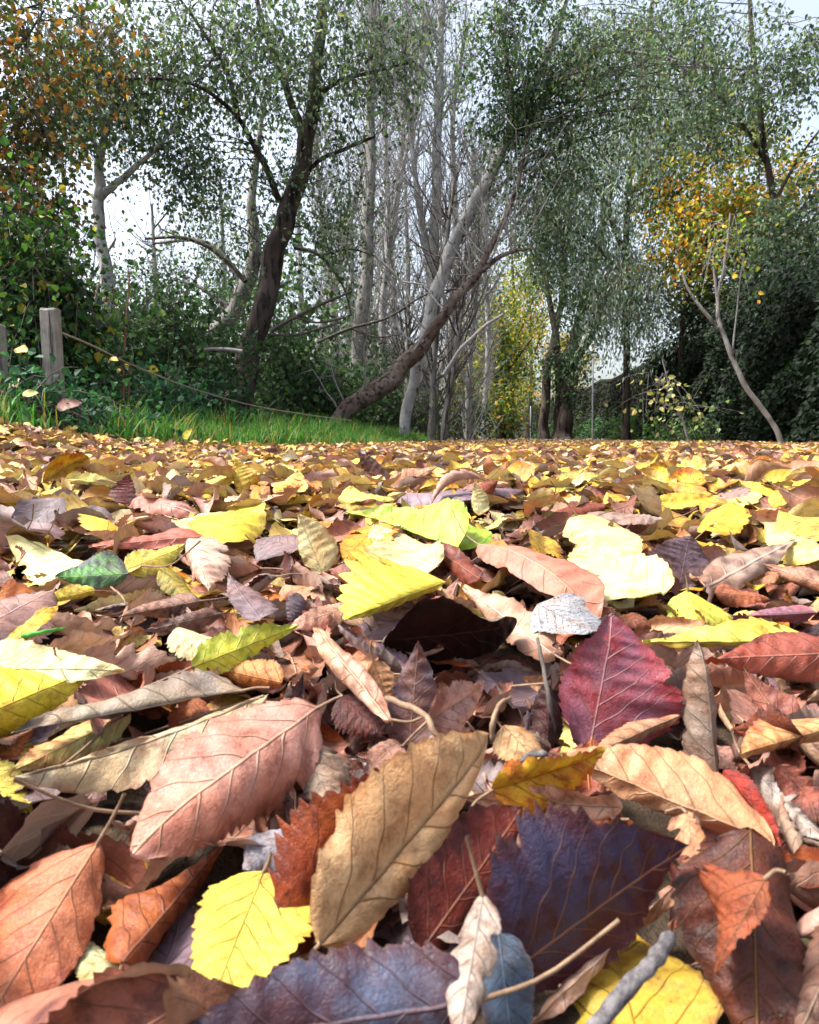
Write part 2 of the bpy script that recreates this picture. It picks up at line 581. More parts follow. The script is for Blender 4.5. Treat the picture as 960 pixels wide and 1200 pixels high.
def random_leaves(x, y, z, tilt_s, size, yellow):
    n = len(x)
    L = size * rng.uniform(.72, 1.22, n)
    az = rng.uniform(0, 2 * math.pi, n)
    up = np.stack([np.zeros(n), np.zeros(n), np.ones(n)], -1)
    tl = np.abs(rng.normal(0, 1, n)) * tilt_s
    tl = np.minimum(tl, 1.35)
    td = rng.uniform(0, 2 * math.pi, n)
    nrm = np.stack([np.sin(tl) * np.cos(td), np.sin(tl) * np.sin(td), np.cos(tl)], -1)
    a = np.stack([np.cos(az), np.sin(az), np.zeros(n)], -1)
    a = unit(a - nrm * np.sum(a * nrm, -1, keepdims=True))
    xr = np.cross(a, nrm)
    flip = rng.random(n) < .4
    fold = np.clip(rng.normal(.22, .3, n), -.5, 1.1)
    HR = unit(xr * np.cos(fold)[:, None] + nrm * np.sin(fold)[:, None])
    HL = unit(-xr * np.cos(fold)[:, None] + nrm * np.sin(fold)[:, None])
    NR = np.cross(HR, a)
    NL = np.cross(a, HL)
    lift = L * (.42 * np.abs(a[:, 2]) + .22 * np.abs(xr[:, 2]))
    ctr = np.stack([x, y, z + lift * .8], -1)
    B = ctr - a * L[:, None] * .5
    # which colour
    w = PW[None] * np.ones((n, 1))
    isy = np.array([nm in ('yellow', 'cream') for nm in PN])
    w = np.where(isy[None], w * yellow[:, None], w)
    pale = np.array([nm in ('tan', 'pinkish tan') for nm in PN])
    w = np.where(pale[None], w * (1 + 1.3 * ss(.6, 2.5, y))[:, None], w)
    w = w / w.sum(1, keepdims=True)
    ci = (w.cumsum(1) > rng.random((n, 1))).argmax(1)
    jit = lambda c, s: np.clip(c * np.exp(rng.normal(0, s, (n, 1)) + rng.normal(0, s * .35, (n, 3))), 0, .88)
    br = ~isy[ci]
    wd = rng.uniform(.24, .37, n)
    P = dict(B=B, A=a * L[:, None], HR=HR, HL=HL, NR=NR, NL=NL, WL=L * wd, WR=L * wd * rng.uniform(.85, 1.15, n),
             kL=rng.normal(0, .55, n) + br * rng.choice([-.2, .9, 1.9], n), kR=rng.normal(0, .55, n) + br * rng.choice([-.2, .9, 1.7], n),
             kv=rng.uniform(-.5, .5, n), bend=rng.normal(.0, .09, n), hook=rng.normal(0, .25, n), sw=rng.normal(0, .02, n),
             ea=rng.uniform(.36, .58, n), eb=rng.uniform(.82, 1.2, n), nt=rng.integers(13, 20, n).astype(float), ta=rng.uniform(.07, .16, n),
             rag=rng.uniform(0, .25, n) + (rng.random(n) < .2) * .5, wr=rng.uniform(.008, .034, n) + br * .014, seed=rng.uniform(0, 40, n), spots=np.maximum(0, rng.normal(.0, .22, n)),
             blotch=rng.uniform(-.4, .5, n) + (rng.random(n) < .12) * .4, tw=rng.normal(0, .55, n), kw=rng.uniform(0, .6, n) + br * .35, gx=rng.normal(0, .7, n), gy=rng.normal(.2, .7, n), g0=rng.uniform(-2.2, .0, n) - .7 * (~br), cA=jit(PA[ci], .10), cB=jit(PB[ci], .15), cV=jit(PV[ci], .1))
    P['NR'] = np.where(flip[:, None], P['NR'], P['NR'])
    return P, ci


# ---- heroes: base, tip, left rim, right rim in the photograph, each with its height (cm) above the soil
#      ('g') or its depth offset (cm) from the leaf's middle ('d', with the height of the middle given)
HERO = []


def hero(label, short, b, t, l, r, h, cols, mode='g', hc=3.0, stalk=None, **kw):
    HERO.append(dict(label=label, short=short, b=b, t=t, l=l, r=r, h=h, cols=cols, mode=mode, hc=hc, stalk=stalk, kw=kw))


Y = ('ecd641', 'a8702c', 'c4a436')
CR = ('f3ecae', 'd8c070', 'd6c890')
TAN = ('d3a981', '9a6244', 'b8906c')
PINK = ('dba596', 'b07060', 'e6bfa4')
BRN = ('97614e', '54302a', 'b98a70')
DRK = ('57302a', '2a1514', '8a5a44')
PUR = ('84707a', '5a4650', 'a08c90')

# --- the closest row
hero('large broad salmon pink leaf with a curled white tip', 'large salmon pink leaf', (374, 828), (163, 978), (222, 850), (335, 962), (5.0, 4.2, 5.6, 3.2), ('e0a592', 'b47a68', 'e8c09a'), stalk=[(390, 820), (402, 815)], gx=.5, gy=-.2, g0=-.5, kL=.4, kR=.8, hook=-.4, ta=.12, blotch=.1, ea=.50, eb=.66, nt=18)
hero('dark purple blue leaf with orange veins and a grey tip', 'dark purple blue leaf', (596, 1142), (806, 988), (632, 966), (704, 1118), (1.5, 4.2, 5.6, 1.2), ('3c3654', '4c1c20', 'c98350'), stalk=[(585, 1155), (575, 1170)], kL=.3, kR=-.5, ta=.13, gx=.9, g0=-.1, ea=.36, eb=0.87, wr=.018)
hero('pale pink strip of a leaf under the dark purple blue leaf', 'pale pink strip', (792, 1036), (606, 1216), (690, 1106), (728, 1124), (2.5, .6, 1.0, 1.2), ('d6b09a', '9a7060', 'e0c4b0'), kR=.4, ta=.12)
hero('big tan curled leaf with brown side veins standing on its point', 'big tan curled leaf', (374, 1108), (588, 856), (418, 950), (532, 990), (2.2, 5.6, 5.4, 3.6), ('d8ad7c', 'b5793f', '96683c'), stalk=[(366, 1116), (360, 1122)], kL=1.1, kR=1.6, ta=.09, blotch=-.2, ea=.5, eb=0.82, wr=.018)
hero('rust orange serrated leaf tucked against the big tan curled leaf', 'rust orange leaf', (352, 1118), (494, 894), (340, 1012), (436, 1010), (1.2, 4.6, 4.2, 2.8), ('b4571d', '6a2412', '8a3a16'), kL=.3, ta=.16, blotch=.1)
hero('clean bright yellow leaf with fine grey veins at the lower left', 'clean bright yellow leaf', (309, 1021), (240, 1192), (212, 1096), (372, 1082), (2.6, 2.0, 2.6, 2.2), ('e9d650', 'c8a238', 'a89038'), stalk=[(314, 1012), (318, 1000)], kL=.25, kR=.25, ta=.09, blotch=-.5, ea=.33, eb=0.77, nt=15)
hero('orange brown leaf with three long pale veins fanning from its stalk', 'orange brown fan veined leaf', (116, 986), (-58, 1262), (-26, 1048), (96, 1120), (3.2, 1.0, 2.6, 1.6), ('c77a52', 'a85a44', 'c79c7c'), stalk=[(132, 958), (146, 930)], kR=.5, kL=.2, ta=.04, blotch=-.1, ea=.62, eb=0.87)
hero('folded maroon and orange leaf in the dark gap under the salmon pink leaf', 'folded maroon leaf', (143, 1128), (252, 1000), (122, 1044), (224, 1110), (2.0, 1.8, 2.6, .8), ('85472f', 'c06a30', '9c6a58'), stalk=[(134, 1158), (116, 1205)], kR=.5, kL=.8, ta=.09, blotch=.15)
hero('tiny pale green crumpled leaf by the folded maroon leaf', 'tiny pale green leaf', (138, 1142), (90, 1092), (88, 1128), (134, 1098), (1.2, 1.5, 1.6, 1.3), ('e2e3b0', 'b8b878', 'c8c890'), kL=.8, kR=.9, ta=.05)
hero('blue grey and maroon leaf with a ragged rim along the bottom edge', 'blue grey and maroon leaf', (566, 1172), (168, 1236), (402, 1102), (402, 1290), (3.2, 3.0, 4.4, 1.5), ('575d76', '421519', 'a08088'), kL=.25, ta=.14, blotch=.25, ea=.45, eb=0.97, wr=.018)
hero('steel blue narrow leaf beside the grey crumpled leaf', 'steel blue leaf', (584, 1092), (606, 1262), (560, 1188), (634, 1196), (2.6, 1.6, 2.0, 2.2), ('34465c', '2a2c3c', '7088a0'), kL=.4, kR=.4, ta=.04)
hero('grey beige crumpled leaf standing with its stalk upward', 'grey beige crumpled leaf', (566, 1047), (536, 1224), (512, 1134), (588, 1110), (4.2, 3.2, 3.6, 3.8), ('b5a69a', '8a7468', 'c4b6ac'), stalk=[(556, 1015), (547, 980)], kL=.8, kR=.6, ta=.05, rag=.4, wr=.03)
hero('glossy dark red leaf with amber veins and a pale rim', 'glossy dark red leaf', (492, 1118), (616, 943), (472, 1004), (598, 1052), (1.4, 3.6, 3.2, 2.0), ('6c2518', '45120f', 'a8643a'), kL=-.4, kR=.3, ta=.08, blotch=0, ea=.5, eb=0.87)
hero('mustard yellow leaf with dark spots under the grey stick', 'mustard yellow spotted leaf', (766, 1300), (706, 1052), (630, 1206), (838, 1160), (.8, .8, .8, 1.0), ('cfae3e', '9a6a28', 'b8963a'), kL=.2, kR=.3, ta=.04, spots=.28, blotch=-.1)
hero('large dark brown leaf with a yellow midrib at the lower right', 'large dark brown leaf', (880, 970), (890, 1250), (786, 1090), (962, 1040), (4.4, 1.0, 2.6, 3.6), ('5c2a18', '35140c', '9a7436'), kL=.5, kR=.3, ta=.06, blotch=0)
hero('russet crumpled leaf curling over the large dark brown leaf', 'russet crumpled leaf', (898, 1028), (832, 1142), (796, 1020), (884, 1098), (4.8, 2.6, 3.4, 3.6), ('9a5434', '6a2c18', 'c08a64'), kL=1.2, kR=-.9, ta=.12, rag=.4, wr=.03)
hero('brown leaf corner at the right margin below the dark red leaf', 'brown leaf corner', (1010, 1040), (930, 1230), (930, 1120), (1010, 1190), (3.5, 2, 2.5, 2.5), ('7a5a4c', '54382c', 'a08870'), kL=.4, ta=.1)

# --- second row
hero('long brown grey leaf lying sideways with a frayed dark upper rim', 'long brown grey leaf', (287, 809), (14, 858), (152, 780), (134, 838), (4.0, 3.6, 5.2, 3.0), ('93826b', '6c645f', 'a89880'), kL=.5, kR=.4, ta=.16, blotch=.05, ea=.6, eb=1.02, stalk=[(300, 806), (316, 806)])
hero('olive tan curved leaf with a toothed lower rim left of the salmon pink leaf', 'olive tan curved leaf', (314, 814), (12, 916), (196, 846), (128, 934), (3.6, 3.2, 3.6, 2.2), ('cfc19b', 'b08a6c', '9a8468'), stalk=[(4, 912), (-10, 905)], kR=.5, kL=.3, ta=.12, ea=.6, eb=0.89, bend=-.05)
hero('straw yellow leaf with a browned end beneath the long brown grey leaf', 'straw yellow leaf', (152, 836), (14, 905), (52, 852), (104, 888), (2.8, 2.6, 3.0, 2.0), ('dacb7c', 'a86c40', 'a88c4a'), kL=.3, kR=.3, blotch=.08)
hero('large pale cream leaf running off the left side', 'large pale cream leaf', (-70, 782), (146, 784), (36, 748), (44, 812), (4.6, 4.2, 5.4, 3.6), ('f6f0b2', 'e4d880', 'e0d698'), kL=.2, kR=.2, ta=.07, blotch=-.5)
hero('bright yellow leaf at the left side under the large pale cream leaf', 'bright yellow leaf at the left side', (-62, 856), (112, 782), (12, 776), (50, 850), (4.0, 4.0, 4.6, 2.8), ('ecd438', 'c0a030', 'd0b83c'), kL=.25, kR=.2, ta=.08, blotch=-.5)
hero('yellow scrap of leaf low at the left margin', 'yellow scrap', (-30, 905), (36, 950), (10, 900), (-10, 955), (2.4, 1.8, 2.2, 1.6), ('e3d860', 'b0a040', 'c8bc50'), ta=.06)
hero('mauve red leaf standing upright with pale veins', 'mauve red leaf', (690, 884), (722, 716), (652, 818), (802, 786), (-.6, 1.0, .2, .8), ('8c5263', '9c3038', 'd2a49a'), mode='d', hc=4.2, stalk=None, kL=-.3, kR=.35, ta=.08, blotch=.02, ea=.5, eb=0.89, wr=.016)
hero('grey brown rolled leaf standing on end with a curled tip', 'grey brown rolled leaf', (842, 930), (824, 750), (784, 806), (852, 830), (-.6, .2, .2, .2), ('9c8777', '6c5648', 'b8a492'), mode='d', hc=3.6, stalk=None, kL=.9, kR=1.3, ta=.05, hook=-.2, ea=.35, eb=0.77, wr=.02)
hero('wide sand brown leaf sweeping under the upright rolled leaf', 'wide sand brown leaf', (908, 988), (656, 884), (776, 862), (768, 954), (2.6, 3.8, 4.6, 2.4), ('cb9d76', 'a06a4c', 'deb894'), kL=.4, kR=.4, ta=.04, blotch=-.2, ea=.5, eb=0.87)
hero('brown leaf fragment between the mauve leaf and the upright rolled leaf', 'brown leaf fragment', (796, 838), (694, 884), (740, 834), (752, 874), (3.6, 3.6, 4.0, 3.0), ('b88a69', '7a5440', 'cca488'), kL=.5, kR=.5)
hero('small yellow and orange ragged leaf with a dark red tip', 'small yellow and orange ragged leaf', (576, 926), (713, 882), (648, 898), (684, 946), (3.6, 4.8, 4.8, 3.2), ('d9b428', 'c0641c', 'b88a24'), kL=.6, kR=.5, ta=.2, rag=.3, blotch=.14)
hero('thin pink beige leaf lying over the glossy dark red leaf', 'thin pink beige leaf', (730, 946), (534, 934), (630, 928), (634, 962), (3.2, 3.0, 3.8, 2.6), ('dcb59e', 'a87c68', 'e8ccb8'), kL=.7, kR=.3, ta=.08)
hero('narrow blood red leaf on the right beside the wide sand brown leaf', 'narrow blood red leaf', (848, 902), (920, 992), (892, 928), (868, 960), (3.4, 2.4, 3.4, 2.2), ('a42c18', '5c1610', 'c05a3c'), kL=.5, kR=.6)
hero('pale grey leaf folded like paper beside the blood red leaf', 'pale grey folded leaf', (878, 896), (972, 990), (932, 908), (900, 966), (2.0, 1.8, 2.4, 1.2), ('b8aaa0', '7a6a60', 'ccc0b6'), kL=1.0, kR=.6, wr=.03)
hero('amber and brown leaf with a dark curled lower rim at the right side', 'amber and brown leaf', (1000, 846), (862, 884), (932, 812), (940, 894), (4.2, 3.2, 4.8, 2.4), ('d6a56c', '9a4e28', 'c08a58'), kL=.4, kR=.8, blotch=.08)
hero('brick red leaf with pale ladder veins at the right side', 'brick red leaf', (1000, 764), (838, 772), (924, 735), (918, 804), (4.6, 4.0, 5.4, 3.0), ('a25442', '6c2c22', 'cf9480'), kL=.5, kR=.4, ta=.03, blotch=-.1)
hero('long lemon yellow toothed leaf behind the brick red leaf', 'long lemon yellow leaf', (985, 752), (752, 752), (872, 722), (860, 764), (3.6, 3.4, 4.4, 2.8), ('ece368', 'c8b040', 'd0c450'), kL=.2, kR=.2, ta=.13)
hero('curled dark auburn scrap under the amber and brown leaf', 'dark auburn scrap', (942, 862), (856, 856), (896, 842), (900, 876), (3.8, 3.0, 4.4, 3.0), ('7c3c1c', '4c1c10', 'a8683a'), kL=1.3, kR=.4, rag=.3, ta=.2)
hero('narrow pinkish tan leaf rolled lengthwise like a tube', 'rolled pinkish tan leaf', (458, 846), (361, 724), (384, 790), (422, 774), (4.0, 5.2, 4.2, 4.8), ('d5ac92', '9c6a56', 'c29478'), stalk=[(480, 846), (500, 838)], kL=1.5, kR=1.1, ta=.04, ea=.5, eb=0.77)
hero('dark red curled flap under the rolled pinkish tan leaf', 'dark red curled flap', (400, 815), (452, 862), (394, 850), (450, 828), (3.2, 2.4, 2.6, 3.0), ('5c2418', '381010', '8a4a34'), kL=.8, kR=.6, ta=.15)
hero('small apricot leaf hanging from a green stalk', 'small apricot leaf', (437, 774), (458, 830), (431, 800), (463, 796), (.2, 0, 0, 0), ('dba878', 'b87c50', 'c08858'), mode='d', hc=4.0, stalk=[(434, 762), (436, 750)], kL=.4, kR=.4, ta=.03)
hero('brown upright leaf with a purple lower half in the middle', 'brown upright leaf', (478, 894), (491, 752), (453, 834), (520, 822), (-.8, .6, 0, 0), ('6e463c', '5c4c58', 'a88070'), mode='d', hc=3.6, stalk=None, kL=.3, kR=-.5, ta=.04, blotch=.0)
hero('crumpled rose brown leaf rolled around a dark hole', 'crumpled rose brown leaf', (500, 846), (572, 800), (524, 816), (562, 868), (4.6, 5.2, 5.6, 3.8), ('c4988a', '8a5a50', 'd8b4a4'), kL=1.3, kR=1.5, rag=.3, wr=.035)
hero('crumpled ash brown leaf right of the salmon pink leaf', 'crumpled ash brown leaf', (350, 872), (402, 962), (352, 930), (432, 900), (3.8, 2.6, 3.0, 3.6), ('a5917f', '6c5a4c', 'b8a692'), kL=1.1, kR=1.0, rag=.35, wr=.05)
hero('rosy brown leaf bit between the ash brown leaf and the upright leaf', 'rosy brown leaf bit', (466, 868), (424, 912), (432, 876), (468, 900), (3.0, 2.6, 3.2, 2.6), ('b58976', '7c5446', 'ccaa98'), kL=.6, kR=.5)
hero('lilac grey woolly leaf between the salmon pink and clean yellow leaves', 'lilac grey woolly leaf', (340, 976), (284, 1020), (294, 972), (334, 1018), (2.8, 2.4, 3.0, 2.2), ('a9a4ac', '84808a', 'bab6be'), kL=.5, kR=.5, wr=.05, ta=.03)
hero('ochre leaf with ribbed veins behind the big tan curled leaf', 'ochre ribbed leaf', (590, 850), (648, 912), (592, 894), (650, 872), (3.6, 3.0, 3.2, 3.4), ('cba879', '9a744a', 'a88858'), kL=.3, kR=.4, ta=.14)
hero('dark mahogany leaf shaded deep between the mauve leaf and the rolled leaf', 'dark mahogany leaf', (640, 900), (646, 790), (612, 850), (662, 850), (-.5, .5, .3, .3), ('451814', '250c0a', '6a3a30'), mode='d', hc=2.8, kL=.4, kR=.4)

# --- third row
hero('almost black arched leaf with its hollow side turned to the viewer', 'almost black arched leaf', (448, 752), (608, 736), (528, 692), (530, 790), (.2, .2, -2.6, 2.2), ('1e0907', '100504', '35160f'), mode='d', hc=3.4, kL=-.9, kR=-.5, ta=.03, blotch=0, ea=.45, eb=0.72)  # shade inside the hollow is put into the near-black leaf colour
hero('yellow lobed leaf with a purple scrap in its notch', 'yellow lobed leaf', (522, 682), (402, 726), (446, 652), (486, 708), (4.6, 4.2, 5.4, 3.6), ('e6de4a', 'c0b840', 'd4cc48'), kL=.2, kR=.3, ta=.22, rag=.35, nt=11)
hero('yellow green leaf speckled with green in the middle', 'yellow green speckled leaf', (536, 642), (422, 602), (470, 588), (486, 630), (4.2, 4.6, 5.2, 3.4), ('d8e35c', '8cb83c', 'b4cc48'), kL=.2, kR=.2, ta=.06, blotch=.1)
hero('fresh lime green leaf beside the yellow green speckled leaf', 'fresh lime green leaf', (560, 640), (506, 596), (540, 594), (520, 642), (4.0, 4.4, 4.8, 3.6), ('bcdb46', '90bc38', 'a4cc40'), kL=.2, kR=.2, ta=.05)
hero('beige oval leaf in front of the yellow green speckled leaf', 'beige oval leaf', (512, 664), (440, 622), (486, 618), (456, 672), (3.8, 4.4, 5.0, 3.4), ('e3d39c', 'b89c64', 'c4b07a'), kL=.3, kR=.2, ta=.05, spots=.1, ea=.45, eb=0.77)
hero('golden orange toothed leaf left of the beige oval leaf', 'golden orange toothed leaf', (444, 614), (402, 656), (412, 622), (446, 652), (4.6, 3.6, 4.2, 3.8), ('dc9f1e', 'b87818', 'b88420'), kL=.2, kR=.2, ta=.14)
hero('cream leaf standing with its tip up left of the golden orange leaf', 'cream upright leaf', (378, 672), (350, 602), (350, 648), (398, 634), (-.5, .5, 0, 0), ('efdfa2', 'd0b070', 'dcc88c'), mode='d', hc=4.4, kL=.3, kR=.4, ta=.04)
hero('slate purple leaf left of the cream upright leaf', 'slate purple leaf', (356, 640), (300, 632), (322, 618), (338, 670), (4.2, 3.6, 4.6, 3.0), ('7c686c', '504048', '948084'), kL=.4, kR=.3, ta=.1)
hero('long maroon leaf lying right of the beige oval leaf', 'long maroon leaf', (562, 678), (498, 634), (536, 640), (520, 668), (3.8, 4.0, 4.4, 3.2), ('7e3926', '4c1c16', 'a8684c'), kL=.5, kR=.4, ta=.12)
hero('large copper pink smooth leaf arched over its neighbours', 'large copper pink leaf', (560, 638), (700, 718), (650, 632), (600, 690), (4.6, 3.6, 5.2, 3.4), ('bd7e68', '9a5a48', 'd8a486'), kL=.5, kR=.5, ta=.03, ea=.5, eb=0.77, bend=.1, blotch=-.3)
hero('white leaf peppered with black dots', 'white dotted leaf', (630, 708), (694, 740), (668, 690), (646, 756), (3.8, 3.4, 4.2, 2.8), ('a8aaae', '90908f', '706e72'), kL=.2, kR=.2, ta=.05, spots=.85, blotch=-.5, ea=.4, eb=0.67)
hero('broad ivory yellow leaf right of the copper pink leaf', 'broad ivory yellow leaf', (776, 696), (674, 640), (736, 642), (690, 694), (3.6, 4.2, 4.6, 3.4), ('f5f0a8', 'dcc04a', 'e0d890'), kL=.2, kR=.2, ta=.06, blotch=-.3)
hero('cream leaf with tiny brown dots along its rim', 'cream dotted rim leaf', (676, 604), (746, 662), (726, 608), (690, 650), (5.0, 4.2, 5.0, 4.2), ('efe3a4', 'c8b06c', 'd0bc80'), kL=.2, kR=.3, ta=.05, spots=.14, stalk=[(670, 596), (664, 590)])
hero('dusky violet brown leaf standing round and upright', 'dusky violet round leaf', (796, 690), (808, 628), (758, 664), (832, 664), (-.3, .5, 0, 0), ('6f5964', '46302e', '9a8488'), mode='d', hc=4.0, kL=.4, kR=-.3, ta=.07, ea=.5, eb=0.77)
hero('taupe leaf with clear veins right of the dusky violet leaf', 'taupe leaf', (824, 690), (932, 632), (872, 636), (890, 676), (3.4, 4.4, 4.8, 3.4), ('b39a8a', '8a6c5c', 'cdb8a6'), kL=.3, kR=.3, ta=.03)
hero('yellow leaf with green marks and its stalk pointing up', 'yellow leaf with green marks', (806, 692), (826, 748), (776, 708), (848, 704), (3.8, 2.4, 3.0, 3.2), ('e2d752', 'a4bc48', 'c4bc48'), stalk=[(805, 680), (803, 672)], kL=.2, kR=.2, ta=.06, spots=.12, blotch=.0)
hero('plum pink leaf at the right in front of the rolled brown leaf', 'plum pink leaf', (958, 718), (872, 722), (920, 690), (916, 732), (3.8, 3.4, 4.6, 2.8), ('9f6d7d', '7a4858', 'bc94a0'), kL=.4, kR=.3)
hero('sienna folded leaf below the taupe leaf', 'sienna folded leaf', (838, 694), (904, 700), (866, 678), (870, 712), (3.2, 3.0, 3.8, 2.4), ('b06a46', '7c3c28', 'd09c78'), kL=.8, kR=.4)
hero('rolled fawn brown leaf at the right side above the plum pink leaf', 'rolled fawn brown leaf', (985, 690), (896, 662), (936, 654), (930, 690), (3.4, 3.6, 4.2, 2.6), ('b58c74', '7c5644', 'd0ac94'), kL=.9, kR=.7)
hero('grey taupe wide leaf behind the cream dotted rim leaf', 'grey taupe wide leaf', (688, 602), (776, 608), (730, 584), (736, 620), (4.2, 4.2, 5.2, 3.4), ('a58c80', '7a6054', 'bea89c'), kL=.4, kR=.4, ta=.03)
hero('butter yellow leaf with brown chewed rim at the right side', 'butter yellow chewed leaf', (1000, 620), (912, 602), (950, 580), (950, 642), (4.4, 4.6, 5.6, 3.6), ('e9dc5e', '8a6a3c', 'c8b84c'), kL=.2, kR=.2, ta=.12, blotch=.1, spots=.1)
hero('golden leaf folded at its midrib between the taupe leaves', 'golden folded leaf', (826, 622), (868, 584), (832, 592), (872, 618), (3.8, 4.8, 4.8, 4.0), ('ebcc46', 'd0a030', 'd4b040'), kL=.4, kR=.4)
hero('pale lemon leaf at the right side behind the taupe leaf', 'pale lemon leaf', (960, 656), (896, 612), (940, 622), (912, 648), (4.0, 4.4, 4.6, 3.8), ('efe698', 'd0b850', 'dcd070'), kL=.2, kR=.2)

hero('leaf green leaf with dark purple blotches on the left', 'green leaf with purple blotches', (150, 672), (66, 678), (112, 650), (112, 690), (3.8, 3.8, 4.8, 3.0), ('64aa48', '484858', '94c060'), kL=.2, kR=.2, ta=.05, blotch=.22, spots=.2)
hero('very long cream leaf curving behind the green blotched leaf', 'very long cream leaf', (166, 664), (2, 614), (90, 634), (60, 672), (4.0, 5.0, 4.6, 3.6), ('f5eea4', 'e0d070', 'e4da90'), kL=.3, kR=.3, ta=.08, bend=-.08, blotch=-.5)
hero('terracotta red leaf with a fold on the left behind the cream leaf', 'terracotta red leaf', (238, 628), (104, 640), (152, 604), (168, 646), (3.8, 4.0, 5.2, 3.2), ('bd6a56', '8e4638', 'd89a84'), kL=.7, kR=.3, ta=.03)
hero('rich yellow leaf leaning up behind the terracotta leaf', 'rich yellow leaf', (238, 640), (304, 580), (252, 590), (292, 628), (3.6, 5.2, 4.8, 4.0), ('e8cd3c', 'b89a30', 'cbb038'), kL=.3, kR=.2, ta=.05)
hero('yellow leaf with an olive lower half beside the green blotched leaf', 'yellow leaf with olive half', (146, 668), (218, 640), (178, 636), (194, 668), (3.8, 4.6, 5.0, 3.4), ('e4cf46', '9c983c', 'c4b440'), kL=.3, kR=.4, ta=.09, blotch=.1)
hero('cream and pink shrivelled leaf with a hanging dark tip', 'cream and pink shrivelled leaf', (222, 630), (244, 690), (214, 662), (270, 640), (4.6, 2.8, 3.4, 4.2), ('dcbfa8', 'b08a78', 'e8d4c0'), kL=.6, kR=.5, rag=.3, wr=.03)
hero('olive yellow small leaf standing below the shrivelled leaf', 'olive yellow small leaf', (190, 664), (222, 704), (188, 690), (226, 674), (4.2, 2.6, 3.2, 3.6), ('ac9a30', '6c6420', 'c0ae48'), kL=.3, kR=.5)
hero('yellow slip of leaf below the green blotched leaf', 'yellow slip of leaf', (112, 692), (48, 706), (80, 684), (84, 704), (3.2, 3.0, 3.8, 2.8), ('e3cb34', 'b0962c', 'c8b034'), kL=.5, kR=.3)
hero('narrow mustard blade pointing up at the left', 'narrow mustard blade', (10, 754), (68, 704), (34, 722), (46, 738), (4.0, 4.2, 4.2, 4.0), ('e0bf34', 'a88a28', 'f0d858'), kL=.4, kR=.4, ta=.02, ea=.5, eb=0.77)
hero('mauve brown creased leaf at the left side', 'mauve brown creased leaf', (-34, 742), (66, 688), (4, 690), (40, 748), (3.6, 3.6, 4.2, 2.8), ('a3857f', '74585a', 'bca29c'), kL=.4, kR=.5, wr=.03)
hero('lemon green leaf with toothed rim in the left middle', 'lemon green toothed leaf', (224, 782), (348, 734), (284, 732), (304, 772), (4.0, 4.4, 5.0, 3.4), ('dfdb45', 'a8b83c', 'c8c444'), kL=.2, kR=.3, ta=.15, spots=.05)
hero('white cream leaf under the lemon green leaf with its stalk up', 'white cream leaf', (208, 734), (262, 766), (212, 770), (252, 742), (4.2, 3.4, 3.4, 3.6), ('f1ebb6', 'd0c890', 'e0d8a0'), stalk=[(204, 726), (202, 720)], kL=.2, kR=.2)
hero('caramel leaf below the lemon green leaf', 'caramel leaf', (330, 800), (248, 782), (296, 764), (290, 814), (3.4, 3.2, 4.2, 2.4), ('d28c4c', 'a05a2c', 'b87840'), kL=.4, kR=.4)
hero('umber leaf with wavy rim in the brown heap left of the middle', 'umber wavy leaf', (236, 704), (140, 722), (190, 694), (180, 728), (3.8, 3.4, 4.4, 2.8), ('95705f', '64463c', 'b2907e'), kL=.8, kR=.6, ta=.08)
hero('cocoa brown flat leaf in the brown heap', 'cocoa brown flat leaf', (262, 718), (168, 740), (222, 716), (214, 744), (3.4, 3.2, 3.8, 2.6), ('86655a', '584038', 'a08272'), kL=.5, kR=.5)
hero('smoky violet leaf standing right of the brown heap', 'smoky violet leaf', (306, 726), (268, 676), (268, 706), (312, 684), (3.4, 4.4, 3.8, 4.2), ('8a7478', '5c484c', 'a69294'), kL=.4, kR=.6, wr=.03)
hero('rust brown tooth edged leaf left of the yellow lobed leaf', 'rust brown tooth edged leaf', (436, 690), (382, 664), (418, 654), (402, 690), (3.6, 3.8, 4.4, 3.0), ('8f5848', '5c3028', 'b08070'), kL=.3, kR=.4, ta=.12)
hero('blush leaf lying left of the yellow lobed leaf', 'blush leaf', (410, 710), (334, 736), (380, 706), (366, 742), (3.4, 3.0, 3.8, 2.6), ('cf9c82', '9a6c58', 'deb69c'), kL=.4, kR=.4)
hero('pewter purple leaf poking down left of the blush leaf', 'pewter purple leaf', (348, 694), (338, 730), (334, 708), (360, 706), (.2, -.2, 0, 0), ('7d6e78', '564a54', '968892'), mode='d', hc=3.6, kL=.4, kR=.3)
hero('salmon beige leaf lying under the copper pink leaf', 'salmon beige leaf', (650, 768), (536, 680), (604, 700), (572, 736), (3.0, 3.0, 3.4, 2.4), ('d2aa92', '9c7460', 'e2c4ae'), kL=.4, kR=.5)
hero('rust red leaf right of the black dotted leaf', 'rust red leaf below', (700, 720), (770, 732), (736, 712), (738, 738), (2.4, 2.4, 2.8, 2.0), ('8a4a2a', '54281a', 'b07850'), kL=.6, kR=.5)

